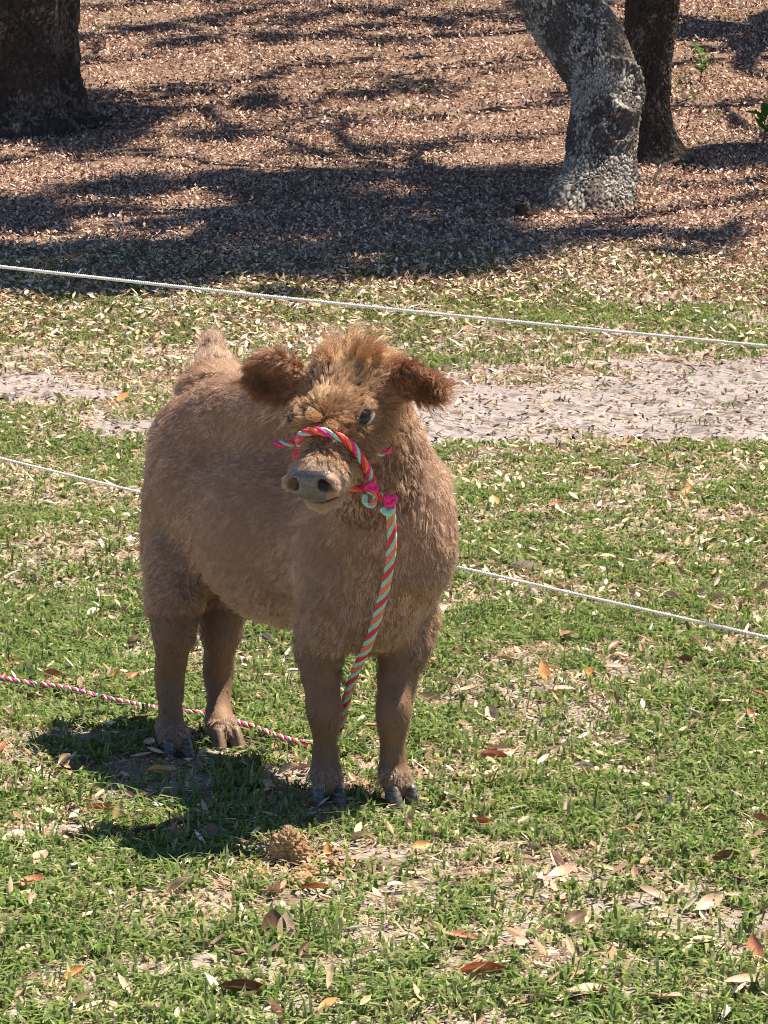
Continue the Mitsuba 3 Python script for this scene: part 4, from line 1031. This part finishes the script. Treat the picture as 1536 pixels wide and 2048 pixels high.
# tail of the noseband sticking out past the far cheek, and the drop under it
e0 = bp[0]
strands('rope_halter', 'rope_end', smooth_path([e0 + [0.012, -0.004, 0.004], e0 + [-0.004, 0.01, 0.0], at(552, 888, Y0 - 0.13)], 16, 2), 0.0062, ['cord_pink', 'cord_mint', 'cord_red'], 0.05)
strands('rope_halter', 'chin_strap', smooth_path([e0 + [0.014, 0, 0], at(590, 912, Y0 - 0.17), at(600, 935, Y0 - 0.12), hd(0.13, -0.02, -0.095), hd(0.125, 0.02, -0.095), K1 + [-0.002, 0.006, -0.004]], 50, 4), 0.0062, ['cord_red', 'cord_coral', 'cord_pink'], 0.05)
# cheek strap running up behind the jaw to the poll
ck = over_skin(smooth_path([K1, at(750, 930, Y0 - 0.2), at(768, 905, Y0 - 0.17), at(778, 880, Y0 - 0.14), at(788, 830, Y0 - 0.11), at(788, 785, Y0 - 0.12)], 40, 2), -0.005)
ck[12:20] = over_skin(ck[12:20], 0.007)
ck = smooth_path(ck, 40, 2)
strands('rope_halter', 'cheek_strap', ck, 0.0052, ['cord_pink', 'cord_mint', 'cord_red'], 0.05)
def knot(c, size, r, seed, n=110, squash=(1, 0.8, 1)):
    q = np.random.default_rng(seed); t = np.linspace(0, 2 * np.pi, n)
    p = np.stack([np.sin(t) + 1.6 * np.sin(2 * t), np.cos(t) - 1.6 * np.cos(2 * t), -1.2 * np.sin(3 * t)], 1) / 2.6 * size * np.array(squash)
    R = trimesh.transformations.random_rotation_matrix(q.random(3))[:3, :3]
    return tube(c + p @ R.T, r, 9)
scene['rope_halter__knot'] = mikit.ply(knot(K1 + [0, -0.004, 0], 0.0098, 0.0046, 3), 'cord_pink', smooth=True)
lp_ = at(740, 997, Y0 - 0.245); th = np.linspace(-0.6, 2 * np.pi - 1.0, 30)
loop = lp_ + np.stack([0.0095 * np.sin(th), 0.004 * np.cos(th), 0.012 * np.cos(th)], 1)
strands('rope_halter', 'loop', loop, 0.0055, ['cord_mint', 'cord_coral', 'cord_mint'], 0.05)
strands('rope_halter', 'link', smooth_path([K1 + [0.002, -0.002, -0.004], at(760, 992, Y0 - 0.242), K2], 18, 1), 0.0068, ['cord_coral', 'cord_mint', 'cord_red'], 0.045)
tag('lead_rope', 'red, coral and mint twisted lead rope hanging from the halter and trailing over the grass', 'rope')
scene['lead_rope__knot'] = mikit.ply(knot(K2 + [0, -0.006, 0.002], 0.0115, 0.0050, 8), 'cord_pink', smooth=True)
labels['lead_rope__knot'] = {'label': 'bright pink knot where the lead joins the halter'}
scene['lead_rope__collar'] = mikit.ply(tube(smooth_path([K2 + [-0.014, -0.008, -0.012], K2 + [-0.004, -0.013, -0.02], K2 + [0.006, -0.010, -0.014]], 14, 1), 0.0058, 9), 'cord_mint', smooth=True)
gl = lambda px, py, up=0.024: ground_at(px, py) + [0, 0, up]
lead = [K2 + [0.0, -0.004, -0.006], at(782, 1035, Y0 - 0.20), at(784, 1080, Y0 - 0.19), at(776, 1150, Y0 - 0.16), at(760, 1215, Y0 - 0.12), at(738, 1285, Y0 - 0.08), at(712, 1340, Y0 - 0.02), at(692, 1400, Y0 + 0.03), at(681, 1447, Y0 + 0.06), at(668, 1480, Y0 + 0.075), gl(640, 1509), gl(612, 1510)]
lead_r = [0.0090] * 8 + [0.0085, 0.008, 0.0072, 0.0068]
lead2 = [gl(580, 1503), gl(540, 1490), gl(505, 1476), gl(472, 1466), gl(440, 1452, 0.012), gl(405, 1449), gl(370, 1446), gl(340, 1444), gl(305, 1437), gl(260, 1428), gl(210, 1418), gl(160, 1404), gl(110, 1394), gl(60, 1388), gl(20, 1381), gl(-40, 1368), gl(-140, 1352)]
A = np.vstack([np.c_[np.array(lead), lead_r], np.c_[np.array(lead2), [0.0062] * len(lead2)]])
S_ = spline(A, 420)
for _ in range(3): S_[1:-1, :3] = 0.5 * S_[1:-1, :3] + 0.25 * (S_[:-2, :3] + S_[2:, :3])
cut = int(np.argmin(np.linalg.norm(S_[:, :3] - np.array(lead[-1]), axis=1)))
strands('lead_rope', 'hanging_strand', S_[:cut + 1, :3], S_[:cut + 1, 3], ['cord_red', 'cord_mint', 'cord_coral', 'cord_mint'], 0.072, 0.004)
strands('lead_rope', 'trailing_strand', S_[cut:, :3], S_[cut:, 3], ['cord_red', 'cord_white', 'cord_pink', 'cord_mint'], 0.050, 0.004)

# ------------------------------------------------------------------ dung
def lump(c, r, seed, rough=0.4, sub=4, freq=30, fine=0.20):
    m = trimesh.creation.icosphere(sub, 1.0)
    v = np.array(m.vertices); q = v * np.array(r)
    k = 1 + rough * (meshkit.fbm(q * freq + seed * 9.1, 3, seed) - 0.5) * 2 + fine * (meshkit.noise(q * 260 + seed, seed) - 0.5) * 2
    q = q * k[:, None]; q[:, 2] = np.maximum(q[:, 2], -0.3 * r[2])
    m.vertices = q + np.asarray(c); return m
def dung_colour(p, n, uv):
    a = noise(p.x * 210, p.y * 210, p.z * 210); b = fbm(p.x * 30, p.y * 30, p.z * 30, 3)
    return mix(mix((0.20, 0.13, 0.075), (0.50, 0.37, 0.22), a), (0.30, 0.19, 0.10), smoothstep(0.5, 0.7, b))
scene['dry_dung'] = {'type': 'diffuse', 'reflectance': mikit.proc(dung_colour)}
scene['dark_dung'] = {'type': 'principled', 'base_color': mikit.proc(lambda p, n, uv: mix((0.035, 0.026, 0.022), (0.13, 0.10, 0.085), fbm(p.x * 60, p.y * 60, p.z * 60, 3))), 'roughness': 0.75}
tag('dung_pile', 'crumbled tan dung pile lying in front of the calf', 'dung')
for i, (px, py, rr, z) in enumerate([(576, 1724, (0.030, 0.026, 0.038), 0.030), (606, 1728, (0.026, 0.022, 0.024), 0.016), (612, 1752, (0.026, 0.020, 0.018), 0.010), (602, 1770, (0.024, 0.020, 0.017), 0.010), (676, 1738, (0.022, 0.018, 0.014), 0.006), (540, 1722, (0.034, 0.024, 0.010), 0.003), (490, 1738, (0.048, 0.028, 0.008), 0.002), (440, 1742, (0.036, 0.024, 0.006), 0.002)]):
    g = ground_at(px, py + 8)
    scene[key_for('dung_pile__lump')] = mikit.ply(lump(g + [0, 0, z], rr, i + 1), 'dry_dung', smooth=False)
q = np.random.default_rng(5); ce = np.array([ground_at(570 + 8 * i, 1738)[:2] for i in range(-12, 13)])
fx = np.repeat(ce, 14, 0) + q.normal(0, 0.022, (350, 2))
v, f, c = chips(fx, 0.016, 0.004, 6, [(0.55, 0.42, 0.26), (0.42, 0.30, 0.17), (0.28, 0.19, 0.11)])
v[:, 2] += np.repeat(q.uniform(0, 0.008, len(fx)), 5)
scene['dung_pile__fibre'] = mikit.ply((v, f), 'straw', color=c); labels['dung_pile__fibre'] = {'kind': 'stuff'}
g = ground_at(1050, 1146)
scene['dung_pat'] = mikit.ply(lump(g + [0, 0, 0.012], (0.042, 0.045, 0.020), 33, 0.25, 4, 26, 0.06), 'dark_dung', smooth=True)
tag('dung_pat', 'dark round dung pat in the grass right of the calf', 'dung')

# ------------------------------------------------------------------ dead wood, stub and saplings on the slope
scene['dead_wood'] = flat((0.46, 0.40, 0.34), 0.8, 0.2)
def stick(name, label, branches):
    k = key_for(name)
    parts = [tube(smooth_path(p, 22, 2), np.linspace(r0, r1, 22), 7) for p, r0, r1 in branches]
    scene[k] = mikit.ply(trimesh.util.concatenate(parts), 'dead_wood', smooth=True); tag(k, label, 'branch')
b0 = ground_at(1306, 372); yb = b0[1]
stick('fallen_branch', 'pale forked dead branch lying at the foot of the crooked oak', [([b0 + [0, 0, 0.01], at(1312, 350, yb), at(1332, 328, yb), at(1358, 319, yb - 0.1)], 0.012, 0.005), ([b0 + [0, 0, 0.005], at(1290, 364, yb), at(1272, 358, yb)], 0.010, 0.004), ([at(1342, 364, yb - 0.1), at(1344, 355, yb), at(1350, 348, yb)], 0.007, 0.004), ([at(1275, 366, yb), at(1276, 352, yb), at(1274, 345, yb)], 0.008, 0.003), ([b0 + [-0.06, 0.02, 0.0], b0 + [0.05, -0.04, 0.015], b0 + [0.16, -0.02, 0.0]], 0.008, 0.004)])
b1 = ground_at(62, 527); y1_ = b1[1]
stick('fallen_twig', 'small pale twig on the shaded ground above the upper rope', [([b1, at(48, 518, y1_), at(40, 519, y1_)], 0.007, 0.004), ([at(58, 530, y1_), at(56, 522, y1_), at(46, 517, y1_)], 0.006, 0.003)])
b2 = ground_at(890, 192); y2_ = b2[1]
stick('fallen_twig', 'bent grey twig on the sunlit leaf litter of the slope', [([at(862, 178, y2_), at(878, 186, y2_), at(892, 190, y2_), at(912, 178, y2_), at(918, 170, y2_)], 0.009, 0.005)])
b3 = ground_at(884, 340); y3_ = b3[1]
stick('fallen_twig', 'pale twig at the edge of the deep shade band', [([b3 + [-0.06, 0, 0.01], at(884, 336, y3_), at(894, 328, y3_)], 0.011, 0.006)])
gs = ground_at(1046, 440)
st = trunk_mesh([[*(gs + [0, 0, -0.03]), 0.052], [*(gs + [0, 0, 0.03]), 0.045], [*(gs + [-0.005, 0, 0.085]), 0.042], [*(gs + [-0.01, 0, 0.10]), 0.034], [*(gs + [-0.01, 0, 0.101]), 0.002]], 61, n_len=40, n_ring=48, plate=0.016, depth=0.006, palette=BROWN, lichen=0.2, flare=0.08)
scene['wood_stub'] = bark_ply(st[0], st[1]); tag('wood_stub', 'short dark wooden stub left of the crooked oak trunk', 'stump')
scene['sapling_leaf'] = {'type': 'principledthin', 'base_color': {'type': 'rgb', 'value': [0.10, 0.24, 0.05]}, 'roughness': 0.35, 'diff_trans': 0.6, 'spec_trans': 0.0, 'eta': 1.45}
scene['sapling_stem'] = flat((0.14, 0.12, 0.06), 0.7, 0.2)
def sapling(px, py, h, n, seed, label, spread):
    q = np.random.default_rng(seed); g = ground_at(px, py); k = key_for('sapling')
    scene[k + '__stem'] = mikit.ply(tube(smooth_path([g - [0, 0, 0.02], g + [0.02, 0, h * 0.5], g + [-0.01, 0.01, h * 0.95]], 14, 2), np.linspace(0.007, 0.003, 14), 7), 'sapling_stem', smooth=True)
    for i in range(n):
        z = h * (0.25 + 0.75 * (i + 0.5) / n); az = i * 2.4 + q.uniform(-0.4, 0.4)
        sv, sf = LEAF_MESH[i % 3]
        m = trimesh.Trimesh(sv * [1, 0.5, 1], trimesh.geometry.triangulate_quads(sf), process=False)
        L = spread * q.uniform(0.7, 1.2)
        m.apply_translation([0.62, 0, 0]); m.apply_scale(L)
        m.apply_transform(trimesh.transformations.rotation_matrix(-q.uniform(0.1, 0.9), [0, 1, 0])); m.apply_transform(trimesh.transformations.rotation_matrix(az, [0, 0, 1]))
        m.apply_translation(g + [0.02 * math.sin(z / h * 3), 0, z])
        scene[key_for(k + '__leaf')] = mikit.ply(m, 'sapling_leaf', smooth=True)
    tag(k, label, 'sapling')
sapling(1398, 166, 0.27, 13, 3, 'small green oak sapling on the slope right of the slim dark oak', 0.10)
sapling(1524, 288, 0.24, 12, 9, 'leafy green sapling at the right edge of the slope', 0.11)
